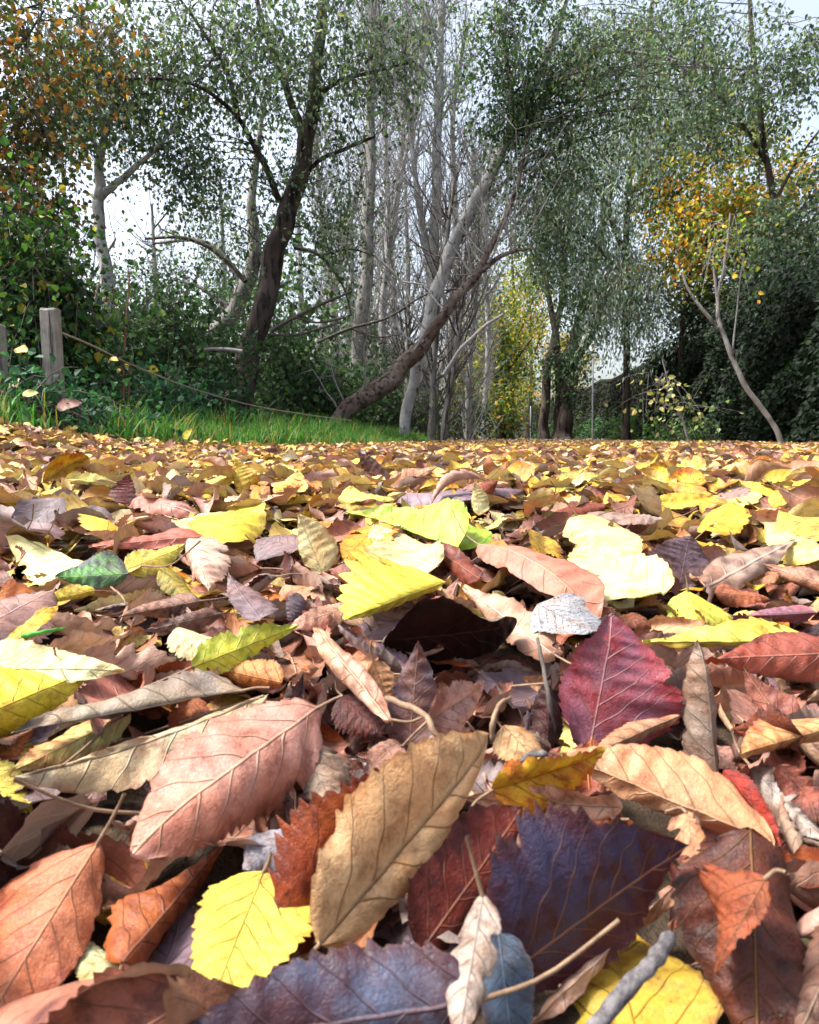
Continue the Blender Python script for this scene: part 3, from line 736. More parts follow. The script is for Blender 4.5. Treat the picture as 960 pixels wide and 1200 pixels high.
# --- fourth row, further back
hero('violet grey wide leaf low in the leaves behind the lime green leaf', 'violet grey wide leaf', (460, 576), (556, 584), (510, 551), (512, 594), (3.6, 3.8, 5.2, 2.8), ('8b7680', '64505a', 'a6929a'), kL=.3, kR=.3, ta=.03)
hero('dark chestnut leaf standing on edge left of the violet grey leaf', 'dark chestnut leaf', (464, 574), (420, 530), (446, 534), (430, 568), (.5, .3, 1, 0), ('704a3d', '46281f', '946c5c'), mode='d', hc=4.6, kL=.3, kR=.3)
hero('rolled apricot brown leaf in front of the dark chestnut leaf', 'rolled apricot brown leaf', (454, 576), (512, 546), (478, 544), (494, 564), (.0, .8, 1, 0), ('c38d6c', '8e5c44', 'd8ac8c'), mode='d', hc=4.6, kL=.9, kR=.9)
hero('cream yellow leaf standing upright right of the violet grey leaf', 'cream yellow leaf on edge', (562, 604), (556, 566), (552, 588), (576, 590), (-.3, .3, 0, 0), ('f0e6a8', 'd0b870', 'e0d498'), mode='d', hc=5.0, kL=.3, kR=.4)
hero('small burnt orange leaf behind the cream yellow leaf on edge', 'small burnt orange leaf', (560, 580), (584, 564), (564, 562), (580, 582), (0, .5, .5, 0), ('93401c', '5c2010', 'b46c40'), mode='d', hc=4.4, kL=.4, kR=.4)
hero('soft yellow leaf bending over left of the violet grey leaf', 'soft yellow bending leaf', (396, 584), (462, 590), (426, 572), (430, 592), (4.4, 3.8, 5.2, 3.8), ('eee474', 'c8b84c', 'd8cc5c'), kL=.3, kR=.4, bend=.1)
hero('claret leaf standing upright at the left', 'claret upright leaf', (150, 592), (152, 556), (126, 582), (160, 570), (-.3, .3, 0, 0), ('6d1c1c', '3c0e0e', '8c4038'), mode='d', hc=4.6, kL=.3, kR=.3)
hero('long dusty red leaf lying right of the claret leaf', 'long dusty red leaf', (150, 580), (236, 602), (190, 574), (194, 606), (4.0, 3.6, 5.0, 3.0), ('b37362', '80473c', 'd0a090'), kL=.6, kR=.5)
hero('canary yellow leaf standing with orange stain at the left', 'canary yellow leaf', (284, 578), (276, 538), (270, 560), (304, 560), (-.3, .5, 0, 0), ('ecd450', 'd08c34', 'c8ac40'), mode='d', hc=4.4, kL=.3, kR=.3)
hero('sunny yellow leaf pair lying far right of the violet leaf', 'sunny yellow leaf', (768, 590), (842, 584), (804, 574), (806, 598), (3.4, 3.6, 4.6, 3.0), ('ebd652', 'c89c34', 'd2bc44'), kL=.2, kR=.2)
hero('red brown hollow leaf left of the grey taupe leaf', 'red brown hollow leaf', (652, 600), (722, 590), (684, 574), (690, 600), (3.0, 3.4, 4.4, 3.0), ('854026', '54221a', 'a86c4c'), kL=.6, kR=.4)
hero('mauve grey leaf curled lengthwise behind the golden folded leaf', 'mauve grey curled leaf', (836, 574), (892, 580), (862, 564), (866, 586), (3.4, 3.4, 4.4, 3.0), ('a48c8a', '7a6060', 'bca8a6'), kL=.9, kR=.6)

# hero parameters -> arrays
D0 = dict(kL=.3, kR=.3, kv=0., bend=0., hook=0., sw=0., ea=.45, eb=.95, nt=16., ta=.10, rag=.08, wr=.027, spots=.06, blotch=.0, gx=0., gy=0., g0=-2., tw=0., kw=.25)


def hero_params():
    rows = []
    for i, H in enumerate(HERO):
        pts = []
        if H['mode'] == 'g':
            for (px, py), h in zip((H['b'], H['t'], H['l'], H['r']), H['h']):
                pts.append(hit(px, py, h / 100 - .004))
        else:
            mx = (H['l'][0] + H['r'][0]) / 2
            my = (H['l'][1] + H['r'][1] + H['b'][1] + H['t'][1]) / 4
            c = hit(mx, my, H['hc'] / 100 - .004)
            d = float(np.dot(c - CAM, FWD))
            for (px, py), h in zip((H['b'], H['t'], H['l'], H['r']), H['h']):
                pts.append(at(px, py, d + h / 100))
        B, T, Lp, Rp = pts
        A = T - B
        a = A / np.linalg.norm(A)
        lv = (Lp - B) - a * np.dot(Lp - B, a)
        rv = (Rp - B) - a * np.dot(Rp - B, a)
        ctr = (B + T) / 2
        xh = unit(rv) - unit(lv)
        if np.dot(np.cross(xh, a), CAM - ctr) < 0:
            lv, rv = rv, lv
            kwL, kwR = 'kR', 'kL'
        else:
            kwL, kwR = 'kL', 'kR'
        k = dict(D0)
        k.update(H['kw'])
        WL, WR = np.linalg.norm(lv), np.linalg.norm(rv)
        hl, hr = unit(lv), unit(rv)
        row = dict(B=B, A=A, HL=hl, HR=hr, NR=unit(np.cross(hr, a)), NL=unit(np.cross(a, hl)),
                   WL=WL, WR=WR, seed=(i * 1.37) % 40 + .5)
        r8 = np.random.default_rng(500 + i).normal(0, 1, 8)
        if 'kv' not in H['kw']:
            k['kv'] = .5 * np.clip(r8[0], -1.2, 1.2)
        if 'hook' not in H['kw']:
            k['hook'] = .16 * r8[1]
        k['kL'] += .4 * r8[2] + .22
        k['kR'] += .4 * r8[3] + .22
        k['tw'] = .30 * r8[4]
        k['kw'] = .2 + .2 * abs(r8[5])
        k['rag'] += .12 * abs(r8[6])
        if 'gx' not in H['kw']:
            k['gx'], k['gy'], k['g0'] = .6 * r8[6], .6 * r8[7], -.75
        for q in D0:
            row[q] = k[q]
        # a positive curl bends the rim downwards, away from the viewer
        row['kL'], row['kR'] = -k[kwL] * .9, -k[kwR] * .9
        if kwL == 'kR':
            row['gx'] = -row['gx']
        row['cA'], row['cB'], row['cV'] = (leafcol(c) for c in H['cols'])
        rows.append(row)
    return {q: np.array([r[q] for r in rows], float) for q in rows[0]}


HP = hero_params()

# ---- random leaves, near to far


def scatter(y0, y1, dens, zlo, zhi, tilt, size, margin=.06, spread=.62):
    """positions on the path inside the view wedge (with a margin)"""
    n = int(dens * (spread * (y1 ** 2 - y0 ** 2) + 2 * margin * (y1 - y0)))
    wmax = spread * y1 + margin
    ys, xs = [], []
    tot = 0
    while tot < n:
        yy = rng.uniform(y0, y1, 20000)
        xx = rng.uniform(-wmax, wmax, 20000)
        lim = np.abs(xx) < spread * yy + margin
        edge = left_edge(yy) - .05 + rng.normal(0, .10 + .02 * yy, 20000) - (rng.random(20000) < .10) * rng.uniform(.1, 1.6, 20000)
        ok = lim & (xx > edge) & (xx < right_edge(yy) - .1)
        # thin out over the part of the wedge that is not path
        ys.append(yy[ok])
        xs.append(xx[ok])
        tot += int(lim.sum())
    x, y = np.concatenate(xs), np.concatenate(ys)
    keep = rng.random(len(x)) < n / tot
    x, y = x[keep], y[keep]
    z = G(x, y) + rng.uniform(zlo, zhi, len(x))
    yel = .1 + 1.0 * ss(.36, .55, y) + 3.4 * ss(.45, .9, y) + 1.3 * ss(1.5, 5, y) + 1.3 * np.exp(-((x / np.maximum(y, .3) + .35) / .3) ** 2) * ss(.6, 1.6, y)
    return random_leaves(x, y, z, tilt, size, yel)


PARTS = []
nearA, ciA = scatter(.06, .55, 2300, .000, .014, .36, .070, .05)
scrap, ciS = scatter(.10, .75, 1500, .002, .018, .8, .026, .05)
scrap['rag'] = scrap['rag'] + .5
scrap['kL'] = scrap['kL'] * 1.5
old = np.minimum(1, .45 + .8 * rng.random(len(ciS)))  # old decayed scraps darkened at random; the colour also deepens shade in the gaps
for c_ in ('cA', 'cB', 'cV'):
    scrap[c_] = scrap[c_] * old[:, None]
nearB, ciB = scatter(.55, 1.25, 1500, .004, .026, .34, .066, .06)
midC, ciC = scatter(1.25, 3.0, 1250, .006, .028, .26, .060, .1)
midD, ciD = scatter(3.0, 7.5, 620, .006, .024, .26, .064, .2)
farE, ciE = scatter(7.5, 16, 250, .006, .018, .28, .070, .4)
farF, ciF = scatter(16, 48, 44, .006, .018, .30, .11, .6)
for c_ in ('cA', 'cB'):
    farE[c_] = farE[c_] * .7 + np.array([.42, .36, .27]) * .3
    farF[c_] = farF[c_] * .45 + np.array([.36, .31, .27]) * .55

# keep random leaves from standing right in front of the lens or over the heroes


def cat(*Ps):
    return {k: np.concatenate([p[k] for p in Ps]) for k in Ps[0]}


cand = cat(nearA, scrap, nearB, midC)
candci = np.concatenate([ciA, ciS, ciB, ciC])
top = cand['B'] + cand['A'] * .5
far = np.linalg.norm(top - CAM, axis=1)
ok = far > .155
cand = sub(cand, ok)
candci = candci[ok]
nh = len(HP['B'])
ncand = len(candci)

# which leaves does the picture show most of?
TESTV, TESTU = 10, 4
allP = cat(HP, cand)
V, _ = leaf_verts(allP, TESTV, TESTU)
nper = V.shape[1]
gq = grid_quads(TESTV, TESTU)
qq = (gq[None] + (np.arange(len(V)) * nper)[:, None, None]).reshape(-1, 4)


def look(Vx, qx, step=4):
    bvh = BVHTree.FromPolygons([Vector(p) for p in Vx.reshape(-1, 3)], qx.tolist())
    o = Vector(CAM)
    nq = len(gq)
    count, sx, sy = {}, {}, {}
    order = {}
    for py in range(516, 1200, step):
        for px in range(1, 960, step):
            r = bvh.ray_cast(o, Vector(ray(px, py)))
            if r[2] is not None:
                k = r[2] // nq
                count[k] = count.get(k, 0) + 1
                sx[k] = sx.get(k, 0) + px
                sy[k] = sy.get(k, 0) + py
                order[(px, py)] = k
    return count, sx, sy, order


count, sx, sy, order = look(V, qq)

# a random leaf must not cover the hand-placed ones: drop those that do
hero_alone, _, _, horder = look(V[:nh], qq[:nh * len(gq)])
cover = {}
for k, hk in horder.items():
    g = order.get(k)
    if g is not None and g >= nh:
        cover[g] = cover.get(g, 0) + 1
drop = np.array([cover.get(i + nh, 0) >= 3 for i in range(ncand)])
cand = sub(cand, ~drop)
candci = candci[~drop]
ncand = len(candci)
allP = cat(HP, cand)
V, _ = leaf_verts(allP, TESTV, TESTU)
qq = (gq[None] + (np.arange(len(V)) * nper)[:, None, None]).reshape(-1, 4)
count, sx, sy, order = look(V, qq)

seen = sorted([k for k in count if k >= nh], key=lambda k: -count[k])
chosen = seen[:300 - nh]
chosen_set = set(chosen)
rest = np.array([i for i in range(ncand) if (i + nh) not in chosen_set])


def leaf_object(P, i, label, stalk_px=None, stalk_auto=False, group=None, res=(72, 12)):
    S = sub(P, np.array([i]))
    V, lc = leaf_verts(S, *res)
    org = S['B'][0] + S['A'][0] * .5
    me = mesh_np('fallen_leaf', V.reshape(-1, 3) - org, grid_quads(*res), leaf_attrs(S, V.shape[1], lc), True, M['leaf'])
    o = link('fallen_leaf', me, None, org)
    tag(o, label, 'leaf', group)
    base = S['B'][0]
    a = unit(S['A'][0])
    L = np.linalg.norm(S['A'][0])
    path = None
    if stalk_px:
        d = float(np.dot(base - CAM, FWD))
        path = [base + a * L * .02] + [at(px, py, d * 1.0) for px, py in stalk_px]
    elif stalk_auto:
        s = rng.normal(0, .35, 3)
        path = [base + a * L * .02, base - (a + s * .5) * L * .16, base - (a + s) * L * .3 + np.array([0, 0, .002])]
    if path is not None:
        pp = smooth_path(path, 8)
        rr = np.linspace(.00062, .00045, 8)
        rr[-1] *= 1.25
        v, q = tubes(pp[None] - org, rr[None], 6)
        link('stalk', mesh_np('stalk', v, q, None, True, M['stalk']), o)
    return o


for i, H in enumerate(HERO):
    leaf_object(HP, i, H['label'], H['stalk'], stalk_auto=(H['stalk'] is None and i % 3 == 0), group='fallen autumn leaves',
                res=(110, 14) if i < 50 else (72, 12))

# labels of the remaining single leaves: look + size, then the named leaf nearest to them in the picture
hc = {}
for i in range(nh):
    if count.get(i, 0) > 0:
        hc[i] = (sx[i] / count[i], sy[i] / count[i])
used = set()
SHAPE = {}
for k in chosen:
    i = k - nh
    px, py = sx[k] / count[k], sy[k] / count[k]
    L = np.linalg.norm(cand['A'][i])
    size = 'small' if L < .066 else ('big' if L > .088 else 'medium')
    kk = abs(cand['kL'][i]) + abs(cand['kR'][i])
    form = 'curled' if kk > 2.0 else ('bent' if kk > 1.0 else 'flat')
    near = sorted(hc, key=lambda j: (hc[j][0] - px) ** 2 + 3 * (hc[j][1] - py) ** 2)
    lab = None
    for j in near[:14]:
        dx, dy = hc[j][0] - px, (hc[j][1] - py)
        if abs(dx) > 1.6 * abs(dy):
            rel = 'just left of' if dx > 0 else 'just right of'
        else:
            rel = 'just behind' if dy > 0 else 'just in front of'
        if math.hypot(dx, dy) > 70:
            rel = rel.replace('just', 'well' if 'of' in rel and 'front' not in rel else 'far').replace('far in', 'well in')
        l_ = f"{size} {form} {PN[candci[i]]} leaf {rel} the {HERO[j]['short']}"
        if l_ not in used and len(l_.split()) <= 16:
            lab = l_
            break
    if lab is None:
        lab = f"{form} {PN[candci[i]]} leaf among the many on the far path"
    used.add(lab)
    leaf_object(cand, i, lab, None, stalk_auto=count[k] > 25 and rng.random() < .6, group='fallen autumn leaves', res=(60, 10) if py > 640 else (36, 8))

# everything else that lies on the path: too many to count
lit_v, lit_q, lit_a = [], [], []
off = 0
restP = sub(cand, rest)
dist = restP['B'][:, 1]
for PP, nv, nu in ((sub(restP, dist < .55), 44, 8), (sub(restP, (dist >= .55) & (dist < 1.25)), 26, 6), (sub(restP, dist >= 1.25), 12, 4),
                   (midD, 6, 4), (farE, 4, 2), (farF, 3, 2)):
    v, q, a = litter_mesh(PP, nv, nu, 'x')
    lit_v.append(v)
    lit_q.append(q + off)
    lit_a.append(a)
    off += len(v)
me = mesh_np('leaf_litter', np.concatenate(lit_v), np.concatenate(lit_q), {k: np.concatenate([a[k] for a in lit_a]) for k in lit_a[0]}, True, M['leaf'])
tag(link('leaf_litter', me), 'carpet of countless yellow and brown fallen leaves covering the path', 'leaf litter', kind='stuff')

# loose twigs between the leaves


def loose(name, label, pts, r0, r1, mat, cat_, m=8):
    P = np.array([hit(px, py, h / 100) for px, py, h in pts])
    pp = smooth_path(P, 16)
    pp += np.array([math.sin(i * 1.7) for i in range(16)])[:, None] * np.array([.3, .1, .5]) * r0 * .3
    rr = np.linspace(r0, r1, 16) * (1 + .10 * np.sin(np.arange(16) * 2.3) + .22 * (np.arange(16) % 6 == 4))
    rr[0] *= .75
    full = np.concatenate([[pp[0] - (pp[1] - pp[0]) * .05], pp, [pp[-1] + (pp[-1] - pp[-2]) * .05]])
    rr = np.concatenate([[.00005], rr, [.00005]])
    org = pp[8]
    v, q = tubes(full[None] - org, rr[None], m)
    tag(link(name, mesh_np(name, v, q, None, True, mat), None, org), label, cat_)


loose('dead_stick', 'short grey stick lying over the mustard yellow spotted leaf', [(786, 1096, 3.2), (765, 1128, 3.0), (735, 1158, 2.6), (690, 1215, 2.4)], .0017, .0020, M['stick'], 'stick')
loose('dead_twig', 'thin blue grey twig across the ochre ribbed leaf', [(640, 884, 4.8), (622, 884, 4.4), (606, 896, 4.0), (594, 903, 3.6)], .0011, .0008, M['stick'], 'twig')
loose('dead_twig', 'pale crooked twig beside the brown upright leaf', [(452, 818, 5.2), (478, 828, 5.2), (498, 838, 5.4), (512, 862, 5.0), (530, 874, 4.6)], .0013, .0008, M['stalk'], 'twig')
loose('dead_twig', 'dark upright twig left of the mauve red leaf', [(650, 862, 1.8), (642, 810, 3.6), (634, 768, 4.6), (630, 748, 5.0)], .0012, .0007, M['twig'], 'twig')
loose('dead_twig', 'pale bent stalk leaning over the tip of the big tan curled leaf', [(577, 868, 5.4), (578, 845, 6.0), (586, 825, 6.2), (598, 818, 6.0)], .0009, .0006, M['stalk'], 'twig')
loose('dead_twig', 'straw coloured twig sticking out of the brown heap', [(130, 688, 4.0), (142, 698, 4.2), (148, 708, 4.0)], .0007, .0004, M['stalk'], 'twig')
loose('grass_blade', 'single green grass blade beside the narrow mustard blade', [(26, 746, 3.6), (50, 741, 3.8), (76, 736, 3.6)], .0016, .0006, mat_plain('green_blade', (.04, .22, .03), (.07, .30, .05), 60, .5, .0003), 'grass blade')

# ================================================================ GROUND
gx = np.concatenate([-np.geomspace(300, 8, 22), np.linspace(-7.5, 7.5, 121), np.geomspace(8, 300, 22)])
gy = np.concatenate([-np.geomspace(60, .6, 8), np.linspace(-.4, 9, 120), np.geomspace(9.3, 600, 50)])
XX, YY = np.meshgrid(gx, gy)
gv = np.stack([XX, YY, G(XX, YY)], -1).reshape(-1, 3)
ii = np.arange(len(gv)).reshape(len(gy), len(gx))
gqd = np.stack([ii[:-1, :-1], ii[:-1, 1:], ii[1:, 1:], ii[1:, :-1]], -1).reshape(-1, 4)
tag(link('ground', mesh_np('ground', gv, gqd, None, True, M['soil'])), 'dark soil under the leaves', 'ground', kind='structure')

# ================================================================ GRASS VERGE


def leaf_cards(base, axis, side, L, W, col, fold=.25):
    """simple six cornered leaves folded at the midrib"""
    n = len(base)
    nrm = unit(np.cross(axis, side))
    lift = nrm * (W * fold)[:, None]
    s = side * W[:, None]
    a = axis * L[:, None]
    p = np.stack([base, base + a * .28 + s * .92 + lift, base + a * .66 + s * .72 + lift, base + a - lift * .8,
                  base + a * .66 - s * .72 + lift, base + a * .28 - s * .92 + lift], 1)
    i = np.arange(n)[:, None] * 6
    q = np.concatenate([i + np.array([0, 1, 2, 3]), i + np.array([0, 3, 4, 5])], 1).reshape(-1, 4)
    c = np.ones((n, 6, 4))
    c[..., :3] = col[:, None]
    return p.reshape(-1, 3), q, c.reshape(-1, 4)


def grass():
    n = 26000
    y = rng.uniform(2.3, 13, n) ** 1.0
    e = rng.gamma(1.6, .42, n) - .02
    x = left_edge(y) - e + rng.normal(0, .06, n)
    clump = np.sin(x * 6 + 1) * np.sin(y * 4.5) + rng.normal(0, .7, n) > -.75
    okk = clump & (np.abs(x) < .72 * y) & (e < 3.2)
    x, y, e = x[okk], y[okk], e[okk]
    n = len(x)
    b = np.stack([x, y, G(x, y) - .01], -1)
    h = rng.uniform(.08, .27, n) * (.65 + .5 * ss(.0, .8, e)) * (.75 + .5 * (np.sin(x * 4.3 + y) * np.sin(y * 3.1) > .1))
    az = rng.uniform(0, 2 * math.pi, n)
    dirv = np.stack([np.cos(az), np.sin(az), np.zeros(n)], -1)
    sidev = np.stack([-np.sin(az), np.cos(az), np.zeros(n)], -1)
    lean = rng.uniform(.1, .9, n)[:, None]
    w = rng.uniform(.0025, .0055, n)
    t = np.array([0, .4, .75, 1.0])
    pts = b[:, None] + np.array([0, 0, 1.]) * (h[:, None] * (t - .35 * lean * t ** 2)[:, :])[..., None] + dirv[:, None] * (h[:, None] * lean * t ** 2)[..., None]
    ww = w[:, None] * np.array([1, .9, .6, .08])
    lft = pts - sidev[:, None] * ww[..., None]
    rgt = pts + sidev[:, None] * ww[..., None]
    v = np.stack([lft, rgt], 2).reshape(n, 8, 3)
    base = np.arange(n)[:, None] * 8
    q = np.concatenate([base + np.array([0, 1, 3, 2]) + 2 * k for k in range(3)], 1).reshape(-1, 4)
    c = np.ones((n, 8, 4))
    g = lin('4a8438', .66)[None] * np.exp(rng.normal(0, .3, (n, 1))) * np.array([1, 1, 1])
    g = np.where(rng.random((n, 1)) < .22, lin('a8a058', .55)[None], g)
    c[..., :3] = g[:, None]
    me = mesh_np('grass', v.reshape(-1, 3), q, {'colA': c.reshape(-1, 4)}, False, M['fol'])
    tag(link('grass', me), 'bright green grass on the left bank beside the leafy path', 'grass', kind='stuff')


grass()


# ================================================================ TREES AND SHRUBS
def pal(cols, w, n, s=.22):
    cols = np.array(cols)
    i = rng.choice(len(cols), n, p=np.array(w) / sum(w))
    return np.clip(cols[i] * np.exp(rng.normal(0, s, (n, 1)) + rng.normal(0, .07, (n, 3))), .003, .8)


GREEN = ([(.062, .11, .055), (.12, .185, .10), (.23, .29, .21), (.042, .07, .038), (.20, .22, .06)], [4, 4, 2.2, 2, .35])
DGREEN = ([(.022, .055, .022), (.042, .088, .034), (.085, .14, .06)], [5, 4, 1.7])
SILVER = ([(.18, .26, .19), (.30, .37, .30), (.10, .165, .11), (.44, .49, .44), (.26, .28, .09)], [4, 3, 2.2, 1.6, .5])
GRGOLD = ([(.15, .22, .04), (.30, .32, .05), (.55, .36, .04), (.07, .13, .03)], [4, 3, 2, 3])
GOLD = ([(.72, .42, .04), (.68, .28, .03), (.34, .33, .06), (.14, .22, .05)], [3.4, 1.6, 2.4, 4.5])
RUST = ([(.26, .11, .025), (.36, .19, .03), (.09, .07, .025), (.05, .08, .025)], [1.6, 1.2, 2.4, 6])
HAZEL = ([(.03, .085, .02), (.065, .14, .03), (.014, .042, .012), (.30, .27, .04)], [4, 4, 6, .7])
BRAMB = ([(.018, .065, .03), (.03, .10, .045), (.05, .14, .06)], [4, 4, 2])
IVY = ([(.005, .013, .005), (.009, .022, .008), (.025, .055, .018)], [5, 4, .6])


def add_leaves(acc, centers, n_per, spread, L, palette, droop, narrow):
    n = len(centers) * n_per
    b = np.repeat(centers, n_per, 0) + rng.normal(0, 1, (n, 3)) * spread
    ax = rng.normal(0, 1, (n, 3))
    ax[:, 2] -= droop
    ax = unit(ax)
    sd = unit(np.cross(ax, rng.normal(0, 1, (n, 3))))
    ln = L * rng.uniform(.6, 1.25, n)
    acc.add(*leaf_cards(b, ax, sd, ln, ln * narrow * rng.uniform(.8, 1.2, n), pal(*palette, n)))


def stems_to_world(stems, ground_base):
    out = []
    for st in stems:
        d0 = st['d']
        pts = []
        for p in st['p']:
            px, py, w = p[:3]
            d = d0 + (p[3] if len(p) > 3 else 0)
            w3 = at(px, py, d)
            pts.append([*w3, w / 2 * d / F])
        out.append(np.array(pts))
    if ground_base:
        for o in out:
            if o is out[0] or ground_base == 'all':
                g = float(G(o[0][0], o[0][1]))
                if o[0][2] > g:
                    lean = (o[0][:2] - o[1][:2]) / max(o[1][2] - o[0][2], .2) * min(o[0][2] - g + .15, .5) * .6
                    o2 = np.array([o[0][0] + lean[0], o[0][1] + lean[1], g - .15, o[0][3] * 1.18])
                    o_new = np.concatenate([[o2], o])
                    out[[id(x) for x in out].index(id(o))] = o_new
    return out


def tree(name, label, cat_, stems, bark, blobs=(), group=None, twig=None, base='first', bare=0, bare_len=(.6, 1.6), bare_up=.9):
    """stems in picture points with a distance each, turned into world polylines; blobs = leafy volumes
    (px, py, d, rx, ry, rz, clusters, leaves per cluster, palette, leaf length, droop, narrowness)"""
    S = stems_to_world(stems, base)
    org = S[0][0, :3].copy()
    root = bpy.data.objects.new(name, None)
    COL.objects.link(root)
    root.location = org
    root.empty_display_size = .2
    tag(root, label, cat_, group)
    T = Acc()
    nodes, nrad = [], []
    for st in S:
        k = max(12, (9 if st[:, 3].max() > .03 else 5) * len(st))
        pp = smooth_path(st, k)
        pp[:, 3] = np.maximum(pp[:, 3], .003)
        pp[:, :3] += (np.sin(np.arange(k)[:, None] * np.array([.5, .8, .3]) + rng.uniform(0, 6, 3))) * pp[:, 3:4] * .16
        rr = pp[:, 3] * (1 + .025 * np.sin(np.arange(k) * .7 + rng.uniform(0, 6)))
        mm = 16 if rr.max() > .03 else 6
        if base and rr.max() > .05 and (st is S[0] or base == 'all'):
            rr = rr * (1 + .55 * np.exp(-np.arange(k) / 1.6))
        v, q = tubes(pp[None, :, :3], rr[None], mm)
        if mm == 16:
            vv = v.reshape(k, mm, 3)
            aa = np.arange(mm) * 2 * math.pi / mm
            ph = rng.uniform(0, 6, 6)
            kk2 = np.arange(k)[:, None]
            f = .05 * np.sin(3 * aa + kk2 * .12 + ph[0]) + .035 * np.sin(5 * aa - kk2 * .15 + ph[1]) + .02 * np.sin(2 * aa + kk2 * .4 + ph[2]) + rng.normal(0, .014, (k, mm))
            f = f + .22 * np.exp(-np.arange(k) / 1.4)[:, None] * np.sin(4 * aa + ph[3]) * (st is S[0])
            v = (pp[:, None, :3] + (vv - pp[:, None, :3]) * (1 + f)[..., None]).reshape(-1, 3)
        T.add(v, q)
        nodes.append(pp[:, :3])
        nrad.append(pp[:, 3])
    nodes = np.concatenate(nodes)
    nrad = np.concatenate(nrad)
    T.build('trunk', bark, root, org)
    TW, CR_ = Acc(), Acc()
    has_tw = False
    for bl in blobs:
        px, py, d, rx, ry, rz, nc, nl, palette, ll, droop, nar = bl
        c = at(px, py, d)
        u = rng.normal(0, 1, (nc, 3))
        u = unit(u) * (rng.random((nc, 1)) ** (1 / 2.6))
        # lumpy: pull towards a few sub-centres
        k = max(3, nc // 14)
        subc = unit(rng.normal(0, 1, (k, 3))) * (rng.random((k, 1)) ** .45)
        u = u * .78 + subc[rng.integers(0, k, nc)] * .42
        cl = c + u * np.array([rx, ry, rz])
        # branches: from a node of the stems to every third cluster
        for grp, share in (('limb', 3),):
            tgt = cl[::share]
            dist = np.linalg.norm(tgt[:, None] - nodes[None], axis=2) + np.where(nodes[None, :, 2] > tgt[:, None, 2] + .2, 2.5, 0) + rng.uniform(0, .8, (len(tgt), len(nodes)))
            st_i = dist.argmin(1)
            st_ = nodes[st_i]
            r0 = np.minimum(np.maximum(nrad[st_i] * .5, .006), .004 + .006 * np.linalg.norm(tgt - st_, axis=1))
            t = np.linspace(0, 1, 7)[None, :, None]
            mid_ = (st_ + tgt) / 2 + np.stack([rng.normal(0, .15, len(tgt)), rng.normal(0, .15, len(tgt)), .12 * np.linalg.norm(tgt - st_, axis=1)], -1)
            pth = (1 - t) ** 2 * st_[:, None] + 2 * t * (1 - t) * mid_[:, None] + t * t * tgt[:, None]
            pth += rng.normal(0, .025, pth.shape) * (t > 0)
            v, q = tubes(pth, np.linspace(1, .3, 7)[None] * r0[:, None], 4)
            TW.add(v, q)
            has_tw = True
        # twigs at each cluster with leaves along them
        nt_ = 3
        st_ = np.repeat(cl, nt_, 0)
        dv = rng.normal(0, 1, (len(st_), 3))
        dv[:, 2] -= droop * .6
        dv = unit(dv) * rng.uniform(.25, .65, (len(st_), 1)) * max(.5, min(1.6, ll / .07))
        t = np.linspace(0, 1, 4)[None, :, None]
        pth = st_[:, None] + dv[:, None] * t + np.array([0, 0, -1.]) * (t ** 2) * (.06 + .16 * droop)
        v, q = tubes(pth, np.linspace(.004, .0015, 4)[None] * np.ones((len(st_), 1)) * max(1, d / 14), 3)
        TW.add(v, q)
        cen = pth[:, 1:].reshape(-1, 3)
        add_leaves(CR_, cen, max(1, nl // (nt_ * 3)), .075 * max(1, ll / .07), ll, palette, droop, nar)
    if bare:
        # leafless upright twiggery
        w = np.clip(nodes[:, 2] - org[2], .05, None) ** .4
        si = rng.choice(len(nodes), bare, p=w / w.sum())
        st_ = nodes[si]
        dv = rng.normal(0, .55, (bare, 3))
        dv[:, 2] = np.abs(dv[:, 2]) * .6 + bare_up
        ln = rng.uniform(*bare_len, bare)[:, None]
        dv = unit(dv) * ln
        t = np.linspace(0, 1, 6)[None, :, None]
        out = dv * np.array([1, 1, .3])
        pth = st_[:, None] + out[:, None] * t + (dv - out)[:, None] * t ** 1.6 + rng.normal(0, .02, (bare, 6, 3)) * t
        rr = np.linspace(1, .3, 6)[None] * np.minimum(nrad[si] * .45, .016)[:, None]
        rr = np.maximum(rr, .0035)
        v, q = tubes(pth, rr, 4)
        TW.add(v, q)
        for rep in range(5):
            j = rng.integers(1, 6, bare)
            s2 = pth[np.arange(bare), j]
            d2 = unit(dv + rng.normal(0, .6, (bare, 3)) * ln) * ln * rng.uniform(.25, .6, (bare, 1))
            t2 = np.linspace(0, 1, 4)[None, :, None]
            p2 = s2[:, None] + d2[:, None] * t2 + rng.normal(0, .02, (bare, 4, 3)) * t2
            v, q = tubes(p2, np.linspace(.0055, .0022, 4)[None] * np.ones((bare, 1)), 3)
            TW.add(v, q)
        has_tw = True
    if has_tw:
        TW.build('branches', twig or M['twig'], root, org)
    if CR_.v:
        CR_.build('crown', M['fol'], root, org, smooth=False)
    return root


def st(d, *p):
    return dict(d=d, p=p)


